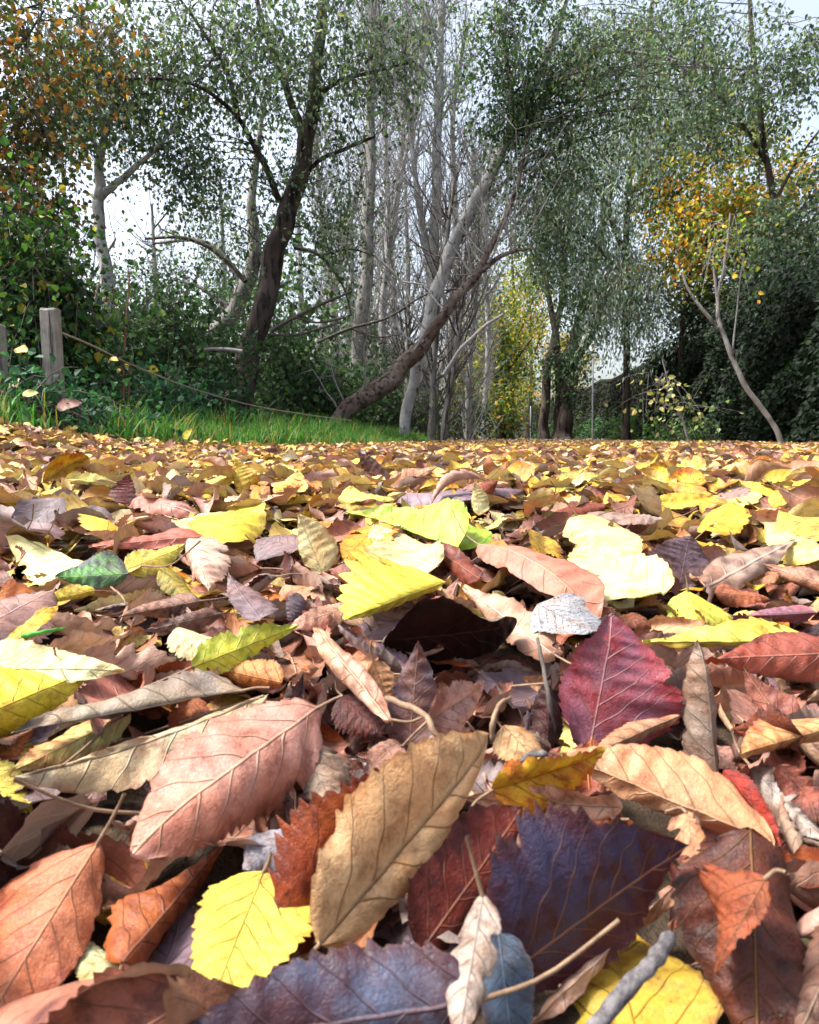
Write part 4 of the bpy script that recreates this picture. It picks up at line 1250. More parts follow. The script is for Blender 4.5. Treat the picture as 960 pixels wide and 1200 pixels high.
# the dark leaning trunk left of centre
tree('poplar_tree', 'tall tree with a thick dark furrowed trunk leaning right on the left bank', 'tree',
     [st(9, (283, 450, 30), (300, 390, 26), (322, 300, 24), (335, 255, 23), (352, 200, 20), (364, 140, 17), (371, 80, 14), (379, 0, 11), (386, -100, 10), (395, -240, 5)),
      st(9, (358, 165, 11), (345, 130, 9), (328, 80, 8), (312, 40, 7), (298, -10, 5), (270, -80, 3)),
      st(9, (328, 235, 8, 0), (306, 185, 7, -.3), (280, 140, 5.5, -.6), (250, 112, 4.5, -.9), (220, 97, 3.5, -1.1), (165, 92, 3, -1.3), (112, 98, 2, -1.5)),
      st(9, (280, 140, 6, -.6), (268, 90, 5, -.7), (240, 40, 4, -.8), (212, 0, 3, -.9)),
      st(9, (368, 115, 6), (392, 98, 5), (430, 86, 3.5), (486, 72, 2)),
      st(9, (345, 225, 7), (372, 190, 5), (410, 172, 4), (440, 160, 3))], M['dark'],
     [(330, 60, 8.6, 1.7, 1.6, 1.1, 165, 27, GREEN, .068, 1.1, .3), (200, 62, 8.2, 1.6, 1.4, 1.0, 150, 27, GREEN, .068, 1.1, .3),
      (430, 50, 9, 1.0, 1.3, 1.2, 60, 27, GREEN, .066, 1.1, .3), (270, 190, 8.6, 1.3, 1.1, .8, 60, 27, GREEN, .064, 1.1, .3),
      (400, 220, 9.4, .8, .9, 1.2, 60, 27, GREEN, .062, 1.0, .3), (100, 70, 7.8, 1.2, 1.0, .9, 70, 27, GREEN, .066, 1.1, .3), (300, -120, 9, 2.2, 1.6, 1.3, 80, 27, GREEN, .08, 1.1, .34),
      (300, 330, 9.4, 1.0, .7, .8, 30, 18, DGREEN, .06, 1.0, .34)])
# pale forked birch at the left
tree('birch_tree', 'pale barked birch forking into two limbs on the left', 'tree',
     [st(8, (122, 415, 18), (127, 350, 16), (121, 300, 14), (115, 250, 13), (117, 228, 12), (117, 190, 10), (122, 160, 7), (132, 130, 5), (138, 90, 3)),
      st(8, (118, 232, 9), (135, 216, 8), (152, 202, 7), (178, 178, 5), (205, 150, 3)),
      st(8, (117, 185, 5), (110, 165, 4), (112, 140, 3))], M['pale'],
     [(150, 120, 8, 1.1, .9, .6, 60, 27, GREEN, .062, 1.1, .34), (220, 185, 8.2, .6, .6, .45, 32, 27, GREEN, .06, 1.1, .34), (80, 140, 7.6, .7, .7, .5, 35, 27, GREEN, .06, 1.1, .34)])
# slim leaning trunk behind the dark one
tree('willow_tree', 'slim grey willow leaning right behind the dark trunk', 'tree',
     [st(11, (226, 432, 22), (258, 385, 20), (288, 337, 18), (299, 285, 15), (295, 250, 12), (300, 190, 8), (310, 120, 5)),
      st(11, (286, 340, 8), (262, 300, 6), (232, 282, 5), (180, 285, 3)), st(11, (270, 362, 7), (240, 340, 5), (215, 330, 3))], M['grey'],
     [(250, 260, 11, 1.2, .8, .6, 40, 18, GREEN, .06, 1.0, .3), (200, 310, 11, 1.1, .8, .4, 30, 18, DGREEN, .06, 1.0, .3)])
# the central bare white poplars
CP = 'slender bare white poplars in the middle'
tree('poplar_tree', 'straight slender white poplar rising to the top just right of the dark trunk', 'tree',
     [st(13, (413, 462, 19), (424, 380, 17), (431, 280, 15), (434, 180, 12), (436, 80, 9), (438, 0, 7), (441, -160, 3))], M['grey'],
     [(440, 60, 13, .9, .9, 1.4, 24, 18, GREEN, .07, 1, .34)], group=CP, twig=M['ptwig'], bare=200)
tree('poplar_tree', 'white poplar leaning right behind the straight slender poplar', 'tree',
     [st(16, (362, 452, 12), (380, 375, 11), (398, 305, 9), (412, 252, 7), (430, 180, 4))], M['pale'], [], group=CP, twig=M['ptwig'], bare=110)
tree('poplar_tree', 'white poplar with twin stems above the curved leaning trunk', 'tree',
     [st(14, (492, 500, 16), (500, 400, 15), (508, 300, 13), (512, 200, 11), (515, 100, 9), (518, 0, 7), (523, -150, 3)),
      st(14, (506, 330, 9), (492, 240, 7), (480, 150, 5), (470, 40, 3))], M['pale'],
     [(505, 50, 14, 1.1, .9, 1.5, 26, 18, GREEN, .07, 1, .34)], group=CP, twig=M['ptwig'], bare=230)
tree('poplar_tree', 'thin white poplar right of the twin stemmed poplar', 'tree',
     [st(17, (520, 505, 10), (528, 400, 9), (535, 280, 8), (530, 150, 6), (545, 40, 4))], M['pale'], [], group=CP, twig=M['ptwig'], bare=110)
tree('poplar_tree', 'thin pale poplar between the two tall middle poplars', 'tree',
     [st(18, (455, 490, 10), (462, 400, 9), (458, 300, 8), (470, 190, 6), (476, 60, 4))], M['pale'], [], group=CP, twig=M['ptwig'], bare=220)
tree('poplar_tree', 'grey poplar with three stems at the foot of the leaning trunk', 'tree',
     [st(12, (505, 515, 9), (508, 440, 8), (512, 370, 7), (520, 300, 5), (535, 200, 3)), st(12, (518, 515, 8), (530, 440, 7), (540, 370, 5), (545, 300, 3)),
      st(12, (480, 512, 7), (476, 440, 6), (480, 370, 4))], M['grey'], [], group=CP, twig=M['twig'], base='all', bare=160)
for lab, d_, pts in (('thin pale poplar leaning left between the straight slender poplar and the dark trunk', 15, [(400, 490, 8), (392, 380, 7), (378, 260, 6), (366, 140, 4)]),
                     ('thin pale poplar crossing behind the straight slender poplar', 17, [(420, 495, 8), (440, 380, 7), (462, 250, 6), (490, 110, 4), (500, 20, 3)]),
                     ('thin grey poplar just right of the leaning white trunk', 15, [(548, 508, 8), (552, 400, 7), (560, 300, 6), (556, 180, 4)]),
                     ('thin pale poplar rising from behind the brown cracked trunk', 14, [(450, 495, 9), (448, 380, 8), (455, 260, 6), (450, 120, 4), (446, 20, 3)]),
                     ('thin white poplar tilted right behind the leaning white trunk', 19, [(500, 500, 8), (530, 380, 7), (565, 260, 6), (590, 170, 4)]),
                     ('thin pale poplar right of the thin grey poplar by the yellow trees', 20, [(566, 508, 7), (572, 400, 6), (568, 280, 5), (580, 180, 3)])):
    tree('poplar_tree', lab, 'tree', [st(d_, *pts)], M['pale'], [(pts[-1][0], pts[-1][1] + 60, d_, 1.2, .9, 1.8, 16, 18, GREEN, .075, 1, .3)], group=CP, twig=M['ptwig'], bare=170)
# the leaning trunks
tree('poplar_tree', 'low brown cracked trunk lying almost flat and rising right in the middle', 'tree',
     [st(9.2, (404, 484, 20), (428, 466, 22), (456, 446, 22), (484, 418, 18), (506, 390, 14), (530, 355, 11), (558, 322, 9), (580, 280, 7), (604, 225, 5), (620, 150, 3)),
      st(9.2, (558, 322, 7), (588, 300, 5), (622, 290, 3))], M['lean'],
     [(610, 200, 9.4, .6, .6, .7, 26, 27, GREEN, .062, 1, .34)], twig=M['ptwig'], bare=30)
tree('poplar_tree', 'leaning white trunk with a dark leafy top right of the middle', 'tree',
     [st(9.6, (474, 500, 13), (484, 452, 13), (496, 400, 14), (510, 348, 15), (526, 300, 15), (546, 258, 15), (570, 212, 14), (598, 158, 13), (622, 108, 12), (650, 40, 9), (680, -50, 5)),
      st(9.6, (590, 172, 8), (620, 140, 6), (680, 66, 5), (770, 66, 4), (815, 88, 3)), st(9.6, (596, 160, 9), (600, 120, 7), (592, 60, 5), (580, 0, 3)),
      st(9.6, (552, 245, 6), (590, 215, 4), (612, 190, 3))], M['pale'],
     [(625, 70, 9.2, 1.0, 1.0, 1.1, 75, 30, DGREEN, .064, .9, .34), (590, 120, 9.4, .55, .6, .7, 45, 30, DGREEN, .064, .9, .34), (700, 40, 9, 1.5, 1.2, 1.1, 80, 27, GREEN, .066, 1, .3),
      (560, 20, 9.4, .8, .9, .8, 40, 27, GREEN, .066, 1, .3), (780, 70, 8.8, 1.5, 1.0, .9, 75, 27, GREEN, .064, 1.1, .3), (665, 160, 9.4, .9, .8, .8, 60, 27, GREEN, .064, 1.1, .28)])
# silver drooping tree and its neighbours at the right
tree('willow_tree', 'large silver green willow with drooping foliage beyond the wall', 'tree',
     [st(15, (735, 430, 8), (732, 350, 8), (735, 250, 7), (745, 150, 6), (760, 40, 5), (775, -80, 4)),
      st(15, (734, 300, 7), (700, 220, 5), (660, 150, 3)), st(15, (738, 230, 7), (790, 160, 5), (840, 120, 3)), st(15, (735, 330, 6), (690, 280, 4), (640, 260, 3))], M['dark'],
     [(700, 200, 14.5, 2.0, 1.5, 2.0, 230, 36, SILVER, .10, 2.0, .2), (745, 320, 14, 1.1, 1.1, 1.5, 150, 36, SILVER, .10, 2.4, .18), (650, 240, 15, .9, 1.0, 1.5, 110, 36, GREEN, .09, 2.0, .22),
      (800, 130, 14.5, 1.8, 1.3, 1.3, 120, 36, SILVER, .10, 1.8, .2), (680, 60, 15, 1.8, 1.3, 1.1, 110, 36, GREEN, .09, 1.6, .24), (690, 350, 16, .9, 1, .8, 70, 36, DGREEN, .08, 1.4, .3)])
tree('alder_tree', 'dark multi stemmed ivy clad tree by the far end of the wall', 'tree',
     [st(22, (662, 478, 18), (668, 430, 16), (675, 390, 13), (690, 330, 9), (706, 270, 9), (720, 200, 5)), st(22, (638, 482, 11), (642, 430, 10), (652, 385, 8), (662, 330, 8), (660, 270, 5)),
      st(22, (655, 450, 9), (652, 400, 8), (642, 340, 6), (632, 300, 4)), st(22, (668, 440, 8), (690, 400, 7), (712, 360, 5), (730, 340, 3))], M['dark'],
     [(665, 420, 21.7, .5, .5, 1.3, 50, 27, DGREEN, .11, .8, .4), (690, 310, 22, 1.6, 1.4, 1.5, 70, 27, GREEN, .11, 1, .36), (640, 290, 22, 1.1, 1.2, 1.4, 40, 27, GREEN, .11, 1, .36)], base='all')
tree('maple_tree', 'maple with glowing orange and yellow leaves behind the ivy clad wall', 'tree',
     [st(14, (800, 400, 8), (806, 330, 7), (812, 260, 6), (826, 190, 4), (840, 120, 4)), st(14, (806, 320, 7), (850, 250, 5), (890, 210, 3)), st(14, (808, 300, 6), (790, 250, 4), (770, 220, 3))], M['dark'],
     [(845, 235, 13.5, 1.3, .9, 1.0, 105, 36, GOLD, .085, .7, .42), (795, 290, 13.5, .8, .7, .7, 45, 36, GOLD, .085, .7, .42), (890, 280, 13.5, 1.0, .8, .8, 110, 36, GRGOLD, .085, .7, .42), (870, 160, 14, 1.2, 1, .7, 55, 27, GRGOLD, .085, .8, .4),
      (850, 345, 14, 1.3, .9, .6, 60, 27, GRGOLD, .085, .8, .4), (785, 190, 14, .8, .7, .9, 45, 27, GRGOLD, .085, .8, .4), (930, 210, 13, .7, .7, .7, 30, 27, GOLD, .085, .8, .4)])
tree('ash_tree', 'green ash filling the upper right corner behind the wall', 'tree',
     [st(12, (905, 420, 10), (912, 330, 9), (905, 230, 7), (890, 130, 6), (880, 20, 5), (875, -100, 3)), st(12, (905, 240, 4), (940, 180, 3), (980, 130, 2)), st(12, (898, 190, 5), (850, 120, 4), (790, 80, 2)),
      st(12, (908, 280, 7), (950, 240, 5), (1000, 225, 3))], M['dark'],
     [(880, 90, 11.5, 1.5, 1.1, .9, 110, 27, GREEN, .075, 1.1, .34), (950, 60, 11.5, .9, .9, .6, 40, 27, GREEN, .075, 1.1, .34), (800, 20, 12, 1.3, 1.1, .7, 75, 27, GREEN, .075, 1.1, .34), (930, 260, 11.3, 1.0, .9, .6, 80, 27, GREEN, .075, 1, .36),
      (960, 330, 11, .8, .7, .6, 50, 27, GREEN, .075, 1, .36), (830, 355, 14.5, .9, .7, .6, 60, 27, GREEN, .08, .8, .4), (900, 340, 11.5, .9, .7, .35, 60, 27, GREEN, .075, .8, .4), (1000, 190, 11.5, .9, .9, 1.2, 50, 27, GREEN, .075, 1.1, .34)])
# overhanging rust coloured tree and hazel at the left
tree('hornbeam_tree', 'rust and olive leaved tree overhanging the top left corner', 'tree',
     [st(5.6, (-140, 480, 26), (-132, 380, 24), (-120, 250, 20), (-105, 120, 15), (-85, 0, 10), (-70, -120, 6)), st(5.6, (-115, 200, 9), (-70, 130, 7), (-20, 80, 5), (25, 50, 3), (52, 12, 2)),
      st(5.6, (-110, 160, 7), (-60, 40, 5), (0, 20, 4), (45, 5, 2)), st(5.6, (-120, 260, 8), (-60, 210, 6), (0, 170, 4), (60, 150, 2))], M['dark'],
     [(0, 60, 5.4, .75, .6, .7, 50, 27, RUST, .055, .9, .4), (10, 150, 5.4, .6, .5, .6, 60, 27, RUST, .055, .9, .4), (35, 235, 5.3, .38, .4, .35, 40, 27, RUST, .055, .9, .4), (70, 15, 5.6, .6, .5, .4, 18, 27, RUST, .055, .9, .4)])
tree('hazel_bush', 'green hazel bush with broad leaves at the left margin above the posts', 'bush',
     [st(4.2, (10, 470, 8), (15, 380, 7), (22, 300, 5), (40, 240, 3)), st(4.2, (-20, 470, 8), (-10, 370, 6), (0, 260, 4)), st(4.2, (30, 470, 6), (50, 380, 5), (75, 300, 3))], M['grey'],
     [(15, 305, 4.1, .32, .4, .42, 95, 27, HAZEL, .05, .8, .42), (55, 350, 4.1, .28, .35, .35, 55, 27, HAZEL, .05, .8, .42), (-10, 380, 4.1, .35, .35, .4, 50, 27, HAZEL, .05, .8, .42), (15, 420, 4.0, .32, .3, .22, 40, 27, HAZEL, .05, .8, .42)], base='all')
# thin curved tree in front of the ivy
tree('elder_sapling', 'thin crooked grey sapling leaning left in front of the dark ivy', 'sapling',
     [st(7.6, (908, 500, 6), (895, 482, 6), (870, 445, 6), (852, 402, 5.5), (843, 378, 5), (841, 350, 4), (847, 320, 3), (852, 290, 3), (856, 250, 2)),
      st(7.6, (842, 384, 5), (825, 365, 4), (806, 338, 3), (800, 320, 2)), st(7.6, (841, 352, 3), (838, 330, 3), (836, 300, 2)), st(7.6, (858, 415, 3), (862, 380, 2), (866, 340, 2), (872, 300, 1.5))], M['grey'],
     [(845, 280, 7.6, .35, .35, .3, 12, 18, GRGOLD, .06, .8, .4)], twig=M['grey'])
tree('young_sapling', 'slight sapling with a few pale yellow leaves before the dark wall', 'sapling',
     [st(8.5, (806, 515, 3), (798, 485, 3), (786, 462, 2.5), (768, 440, 2)), st(8.5, (786, 462, 2), (780, 436, 1.5), (776, 420, 1.2))], M['grey'],
     [(775, 455, 8.5, .28, .2, .28, 7, 9, ([(.55, .5, .2), (.4, .42, .16)], [1, 1]), .075, .5, .36), (800, 480, 8.5, .25, .2, .25, 6, 9, ([(.35, .36, .16), (.12, .2, .06)], [1, 1]), .075, .5, .36)], twig=M['grey'])

# yellowing trees at the end of the path
for lab, px, d, h, nm, pl in (
        ('golden tree at the end of the path just right of the bare poplars', 575, 34, 7.0, 'field_maple', GRGOLD), ('low yellow leaved tree at the far end of the path', 545, 26, 4.0, 'field_maple', GRGOLD),
        ('yellow orange tree seen between the ivy clad stems and the bare poplars', 620, 40, 11.0, 'field_maple', GOLD), ('green gold tree behind the leaning trunk', 600, 30, 10, 'field_maple', GRGOLD), ('bright yellow green tree in the opening left of the ivy clad stems', 588, 24, 5.5, 'field_maple', GRGOLD), ('far yellow tree glimpsed right of the ivy clad stems', 672, 46, 9.0, 'field_maple', GOLD)):
    x0 = (px - 480) / F * d
    py0 = 513 - (float(G(x0, d)) - .15) * F / d
    tp = 513 - h * F / d
    s_ = F / d
    tree(nm, lab, 'tree', [st(d, (px, py0, .22 * s_), (px + 3, (py0 + tp) / 2, .16 * s_), (px - 2, tp + 10, .06 * s_)), st(d, (px + 2, py0 * .6 + tp * .4, .1 * s_), (px + 1.1 * s_, py0 * .35 + tp * .65, .05 * s_)),
                           st(d, (px + 2, py0 * .65 + tp * .35, .1 * s_), (px - 1.1 * s_, py0 * .4 + tp * .6, .05 * s_))], M['dark'],
         [(px, tp * .62 + py0 * .38, d, .19 * h, .19 * h, .36 * h, int(70 + 6 * h), 27, pl, .13, 1.0, .4), (px - 10, py0 * .72 + tp * .28, d - .5, .16 * h, .15 * h, .2 * h, 40, 27, pl, .13, 1.0, .4)], group='yellowing trees at the end of the path')

# deeper wood on the left: further trees, every one its own
LABW = ['woodland tree far behind the path end left of the yellow trees', 'woodland tree far behind the yellow trees', 'woodland tree far off between the leaning white trunk and the yellow trees', 'woodland tree with sparse grey green leaves far behind the birch', 'woodland tree seen between the birch and the slim willow', 'woodland tree just left of the dark trunk far behind',
        'woodland tree just right of the dark trunk far behind', 'woodland tree behind the straight slender poplar', 'woodland tree behind the twin stemmed poplar', 'woodland tree behind the hazel bush at the far left', 'woodland tree behind the low part of the curved trunk']
for i, (px, d, h) in enumerate(((525, 40, 9), (600, 52, 12), (560, 46, 14), (70, 17, 7), (175, 19, 6.5), (255, 21, 8), (345, 20, 7.5), (405, 24, 10), (470, 27, 12), (-20, 15, 8), (440, 22, 6))):
    x0 = (px - 480) / F * d
    py0 = 513 - (float(G(x0, d)) - .15) * F / d
    s_ = F / d
    tp = 513 - h * s_
    tree('woodland_tree', LABW[i], 'tree', [st(d, (px, py0, .26 * s_), (px + 8, (py0 + tp) / 2, .18 * s_), (px + 3, tp, .06 * s_)), st(d, (px + 6, py0 * .6 + tp * .4, .1 * s_), (px + 1.4 * s_, py0 * .3 + tp * .7, .05 * s_)),
                                           st(d, (px + 4, py0 * .65 + tp * .35, .1 * s_), (px - 1.3 * s_, py0 * .4 + tp * .6, .05 * s_))], M['grey'],
         [(px, tp * .6 + py0 * .4, d, 1.7, 1.4, .30 * h, 40, 18, GREEN, .10, 1.0, .36), (px + 10, py0 * .78 + tp * .22, d, 1.5, 1.2, .16 * h, 42, 27, DGREEN, .11, .9, .4)], group='woodland trees behind the bank', bare=40, bare_len=(.8, 2.0))


# shrubs and brambles
def shrub(name, label, px, d, top, half, n, palette, ll, cat_='bush', group=None, nl=27, stems=5, base_py=None):
    x0 = (px - 480) / F * d
    py0 = 513 - (float(G(x0, d)) - .15) * F / d
    s_ = F / d
    sts = []
    for k in range(stems):
        o_ = (k - (stems - 1) / 2) / max(1, stems - 1) * half
        sts.append(st(d, (px + o_ * .35, py0, max(2.0, .022 * s_)), (px + o_ * .7, (py0 + top) / 2, .016 * s_), (px + o_ * 1.1, top + 8, .008 * s_)))
    hh = (py0 - top) / s_
    hw = half / s_
    return tree(name, label, cat_, sts, M['twig'], [(px, (py0 + top) / 2, d, hw, min(hw, .9), hh * .52, n, nl, palette, ll, .6, .42)], group=group, base='all')


BR = 'bramble clumps on the left bank'
shrub('bramble', 'low bramble leaves around the foot of the two wooden posts', 40, 3.0, 452, 42, 34, BRAMB, .042, 'bramble', BR)
shrub('bramble', 'small bramble clump in the grass right of the wooden post foot', 105, 3.4, 462, 30, 26, BRAMB, .042, 'bramble', BR)
shrub('bramble', 'bramble clump with blue green leaves right of the wooden post', 132, 5.0, 425, 45, 60, BRAMB, .055, 'bramble', BR)
shrub('bramble', 'low bramble clump under the sagging rope', 195, 6.0, 425, 40, 55, BRAMB, .055, 'bramble', BR)
shrub('bramble', 'bramble clump at the end of the grass below the curved dead branch', 245, 7.0, 440, 38, 45, BRAMB, .055, 'bramble', BR)
shrub('bramble', 'bramble clump behind and between the two wooden posts', 30, 3.7, 430, 42, 50, BRAMB, .05, 'bramble', BR)
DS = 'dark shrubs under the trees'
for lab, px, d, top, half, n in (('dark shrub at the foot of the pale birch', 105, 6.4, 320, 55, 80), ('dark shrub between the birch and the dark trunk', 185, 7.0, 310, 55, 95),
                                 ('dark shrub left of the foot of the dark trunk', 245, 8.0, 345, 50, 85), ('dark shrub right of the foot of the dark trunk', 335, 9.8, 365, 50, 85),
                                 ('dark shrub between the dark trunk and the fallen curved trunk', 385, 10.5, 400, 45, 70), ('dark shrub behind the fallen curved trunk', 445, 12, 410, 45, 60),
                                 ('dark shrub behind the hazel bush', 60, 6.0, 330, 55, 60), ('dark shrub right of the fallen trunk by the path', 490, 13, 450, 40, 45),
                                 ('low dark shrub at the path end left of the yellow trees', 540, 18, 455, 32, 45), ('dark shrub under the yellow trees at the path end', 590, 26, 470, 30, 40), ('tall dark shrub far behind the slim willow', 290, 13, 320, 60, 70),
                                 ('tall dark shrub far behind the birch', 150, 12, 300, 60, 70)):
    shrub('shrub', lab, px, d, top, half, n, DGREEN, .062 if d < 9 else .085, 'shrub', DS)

# dead branches and thin stems
def branch_thing(name, label, d, pts, mat, cat_='branch', extra=()):
    S = [st(d, *pts)] + [st(d, *e) for e in extra]
    tree(name, label, cat_, S, mat, [], base=None)


branch_thing('dead_branch', 'curved pale dead branch arching left of the dark trunk foot', 7.0, [(188, 436, 3), (196, 424, 3.5), (215, 414, 4), (240, 410, 4.5), (262, 409, 5), (284, 412, 5.5)], M['ptwig'])
branch_thing('dead_branch', 'dead forked branch reaching right from the dark trunk', 8.7, [(318, 388, 5), (345, 372, 4), (380, 355, 3.5), (412, 342, 3)], M['twig'], extra=[[(345, 372, 3), (372, 378, 2.5), (405, 372, 2)], [(316, 392, 3), (350, 392, 3), (400, 378, 2)]])
branch_thing('dead_branch', 'arched dark dead branch before the pale sky left of the dark trunk', 9.5, [(170, 280, 3), (210, 278, 4), (245, 290, 5), (270, 310, 5), (288, 330, 6)], M['twig'], extra=[[(180, 268, 2), (195, 250, 2), (200, 240, 1.5)], [(210, 278, 2), (188, 268, 2)]])
branch_thing('dead_branch', 'pale dead branch slanting up right of the fallen curved trunk', 10, [(520, 440, 5), (540, 410, 4.5), (565, 385, 4), (590, 368, 3)], M['ptwig'], extra=[[(540, 410, 2.5), (560, 405, 2), (580, 390, 1.5)]])
branch_thing('dead_branch', 'long thin dead branch crossing the white poplars low down', 10.5, [(372, 402, 4), (410, 385, 3.5), (455, 372, 3), (500, 345, 2.5), (540, 338, 2)], M['twig'], extra=[[(410, 385, 2), (440, 395, 2), (470, 392, 1.5)]])
branch_thing('dead_branch', 'drooping dead branch before the straight slender poplar', 11, [(440, 300, 4), (470, 330, 3.5), (490, 375, 3), (498, 420, 2)], M['ptwig'], extra=[[(470, 330, 2), (500, 335, 2), (530, 350, 1.5)]])
branch_thing('dead_branch', 'bare grey branch hanging right of the dark trunk', 9.6, [(345, 290, 5), (375, 300, 4), (400, 330, 3), (412, 370, 2)], M['twig'], extra=[[(375, 300, 2.5), (410, 292, 2), (440, 300, 1.5)]])
branch_thing('dry_stem', 'upright reddish brown dry stem on the bank', 4.3, [(144, 472, 3.4), (145, 430, 3), (148, 380, 2.6), (151, 340, 2), (152, 318, 1.5)], mat_plain('red_stem', (.12, .05, .035), (.22, .12, .08), 40), 'stem', extra=[[(150, 475, 2.4), (152, 440, 2), (153, 420, 1.6)]])
branch_thing('dry_stem', 'thin pale dry stem leaning between the post and the birch', 4.4, [(92, 432, 2.2), (98, 400, 2.4), (106, 375, 2.4), (112, 350, 2), (116, 332, 1.6)], M['ptwig'], 'stem', extra=[[(106, 388, 2), (112, 368, 2), (114, 340, 1.6)]])

# wooden posts and the rope
def post(label, px, py_top, d, w, lean):
    x0 = (px - 480) / F * d
    g = float(G(x0, d))
    topz = at(px, py_top, d)[2]
    H = topz - g
    n = 12
    ring = []
    V_, Q_ = [], []
    seg = [-.15, 0, .2, .45, .7, .9, .985, 1.0]
    for k, s in enumerate(seg):
        for j in range(n):
            a_ = (j + .5) / n * 2 * math.pi
            c_, s__ = math.cos(a_), math.sin(a_)
            q_ = (abs(c_) ** 5 + abs(s__) ** 5) ** (-1 / 5)
            rr = w / 2 * q_ * (1 + .035 * math.sin(j * 2.7 + k * .4) + .02 * math.sin(k * 3 + j))
            if s == 1.0:
                rr *= .86
            V_.append((rr * c_ + lean * s, rr * s__ * .95, H * s + (.004 * math.sin(j * 1.3) if s > .95 else 0)))
    for k in range(len(seg) - 1):
        for j in range(n):
            a0, a1 = k * n + j, k * n + (j + 1) % n
            Q_.append((a0, a1, a1 + n, a0 + n))
    c0 = (len(seg) - 1) * n
    V_.append((lean, 0, H + .002))
    for j in range(0, n, 2):
        Q_.append((c0 + j, c0 + j + 1, c0 + (j + 2) % n, len(V_) - 1))
    me = mesh_np('wooden_post', np.array(V_), np.array(Q_), None, False, M['post'])
    tag(link('wooden_post', me, None, (x0, d, g)), label, 'post', 'wooden fence posts on the bank')


post('square weathered wooden post standing clear on the left bank', 70, 366, 3.2, .076, .0)
post('weathered wooden post cut off by the left margin', 4, 384, 3.1, .076, .004)

ropeP = np.array([at(72, 390, 3.2), at(110, 406, 3.6), at(160, 430, 4.3), at(230, 457, 5.3), at(300, 476, 6.3), at(360, 486, 7.1), at(412, 493, 7.8)])
rp = smooth_path(ropeP, 60)
v, q = tubes(rp[None] - rp[0], np.full((1, 60), .0055), 7)
tag(link('rope', mesh_np('rope', v, q, None, True, M['rope']), None, rp[0]), 'thin brown rope sagging from the wooden post down to the grass', 'rope')

# big leaves caught on the plants by the posts
def caught(label, px, py, d, L, az, el, col):
    c = at(px, py, d)
    a = np.array([math.cos(az) * math.cos(el), math.sin(az) * math.cos(el), math.sin(el)])
    nrm = unit(np.array([.1, -.8, .6]) - a * np.dot(a, np.array([.1, -.8, .6])))
    xr = np.cross(a, nrm)
    P = {k_: np.array([float(v_)]) for k_, v_ in D0.items()}
    P.update(B=(c - a * L / 2)[None], A=(a * L)[None], HR=xr[None], HL=-xr[None], NR=nrm[None], NL=nrm[None], WL=np.array([L * .32]), WR=np.array([L * .32]), seed=np.array([px * .1]))
    P['cA'], P['cB'], P['cV'] = (leafcol(x)[None] for x in col)
    leaf_object(P, 0, label, None, group='leaves caught on the bank plants', res=(24, 6))


caught('yellow leaf caught on the plants left of the wooden post', 26, 410, 3.0, .085, -.6, -.3, Y)
caught('round pale green leaf low beside the wooden post', 36, 461, 2.8, .065, .2, .1, ('c8d070', '8a9040', 'a8b058'))
caught('brown leaf caught in the bramble right of the wooden post', 82, 474, 2.9, .11, .1, .15, BRN)
caught('brown leaf hanging low between the two posts', 23, 478, 2.9, .075, .9, -.4, BRN)
caught('small yellow leaf on the bramble under the rope', 134, 421, 3.8, .06, -.4, -.3, Y)
caught('pale curled leaf hanging beside the left post', 16, 450, 2.9, .075, 1.0, .8, TAN)
caught('leaf standing on the grass edge with its point up', 198, 524, 2.6, .07, .4, 1.2, PINK)
caught('lime yellow leaf standing in the grass', 220, 508, 3.0, .06, .3, .9, ('d0c838', '98a030', 'b8b438'))

# ================================================================ THE WALL AND ITS IVY
wy = np.concatenate([np.linspace(2, 20, 37), np.linspace(21, 60, 40)])
wx = right_edge(wy)
HT = 2.12 + .05 * np.sin(wy * 1.3) + .03 * np.sin(wy * 4.1) - .2 * ss(30, 60, wy)
rows = []
zz = [-.2, .5, 1.0, 1.5, 1.9, 2.0]
prof = []
for x_, y_, h_ in zip(wx, wy, HT):
    g = float(G(x_, y_))
    ps = [(x_, y_, g - .2), (x_, y_, g + h_ * .5), (x_, y_, g + h_ - .08), (x_ - .04, y_, g + h_ - .078), (x_ - .04, y_, g + h_), (x_ + .39, y_, g + h_ + .02), (x_ + .39, y_, g + h_ - .078), (x_ + .35, y_, g + h_ - .08), (x_ + .35, y_, g - .2)]
    prof.append(ps)
prof = np.array(prof)
nn, kk_ = prof.shape[:2]
vi = np.arange(nn * kk_).reshape(nn, kk_)
wq = np.stack([vi[:-1], np.roll(vi, -1, 1)[:-1], np.roll(vi, -1, 1)[1:], vi[1:]], -1).reshape(-1, 4)
wme = mesh_np('brick_wall', prof.reshape(-1, 3), wq, None, False, M['wall'])
uvl = wme.uv_layers.new(name='UVMap')
lv = np.empty(len(wme.loops), np.int32)
wme.loops.foreach_get('vertex_index', lv)
pv = prof.reshape(-1, 3)[lv]
uvl.data.foreach_set('uv', np.stack([pv[:, 1], pv[:, 2] + .5 * pv[:, 0]], -1).astype(np.float32).ravel())
tag(link('brick_wall', wme), 'long dark old brick wall along the right side of the path', 'wall')


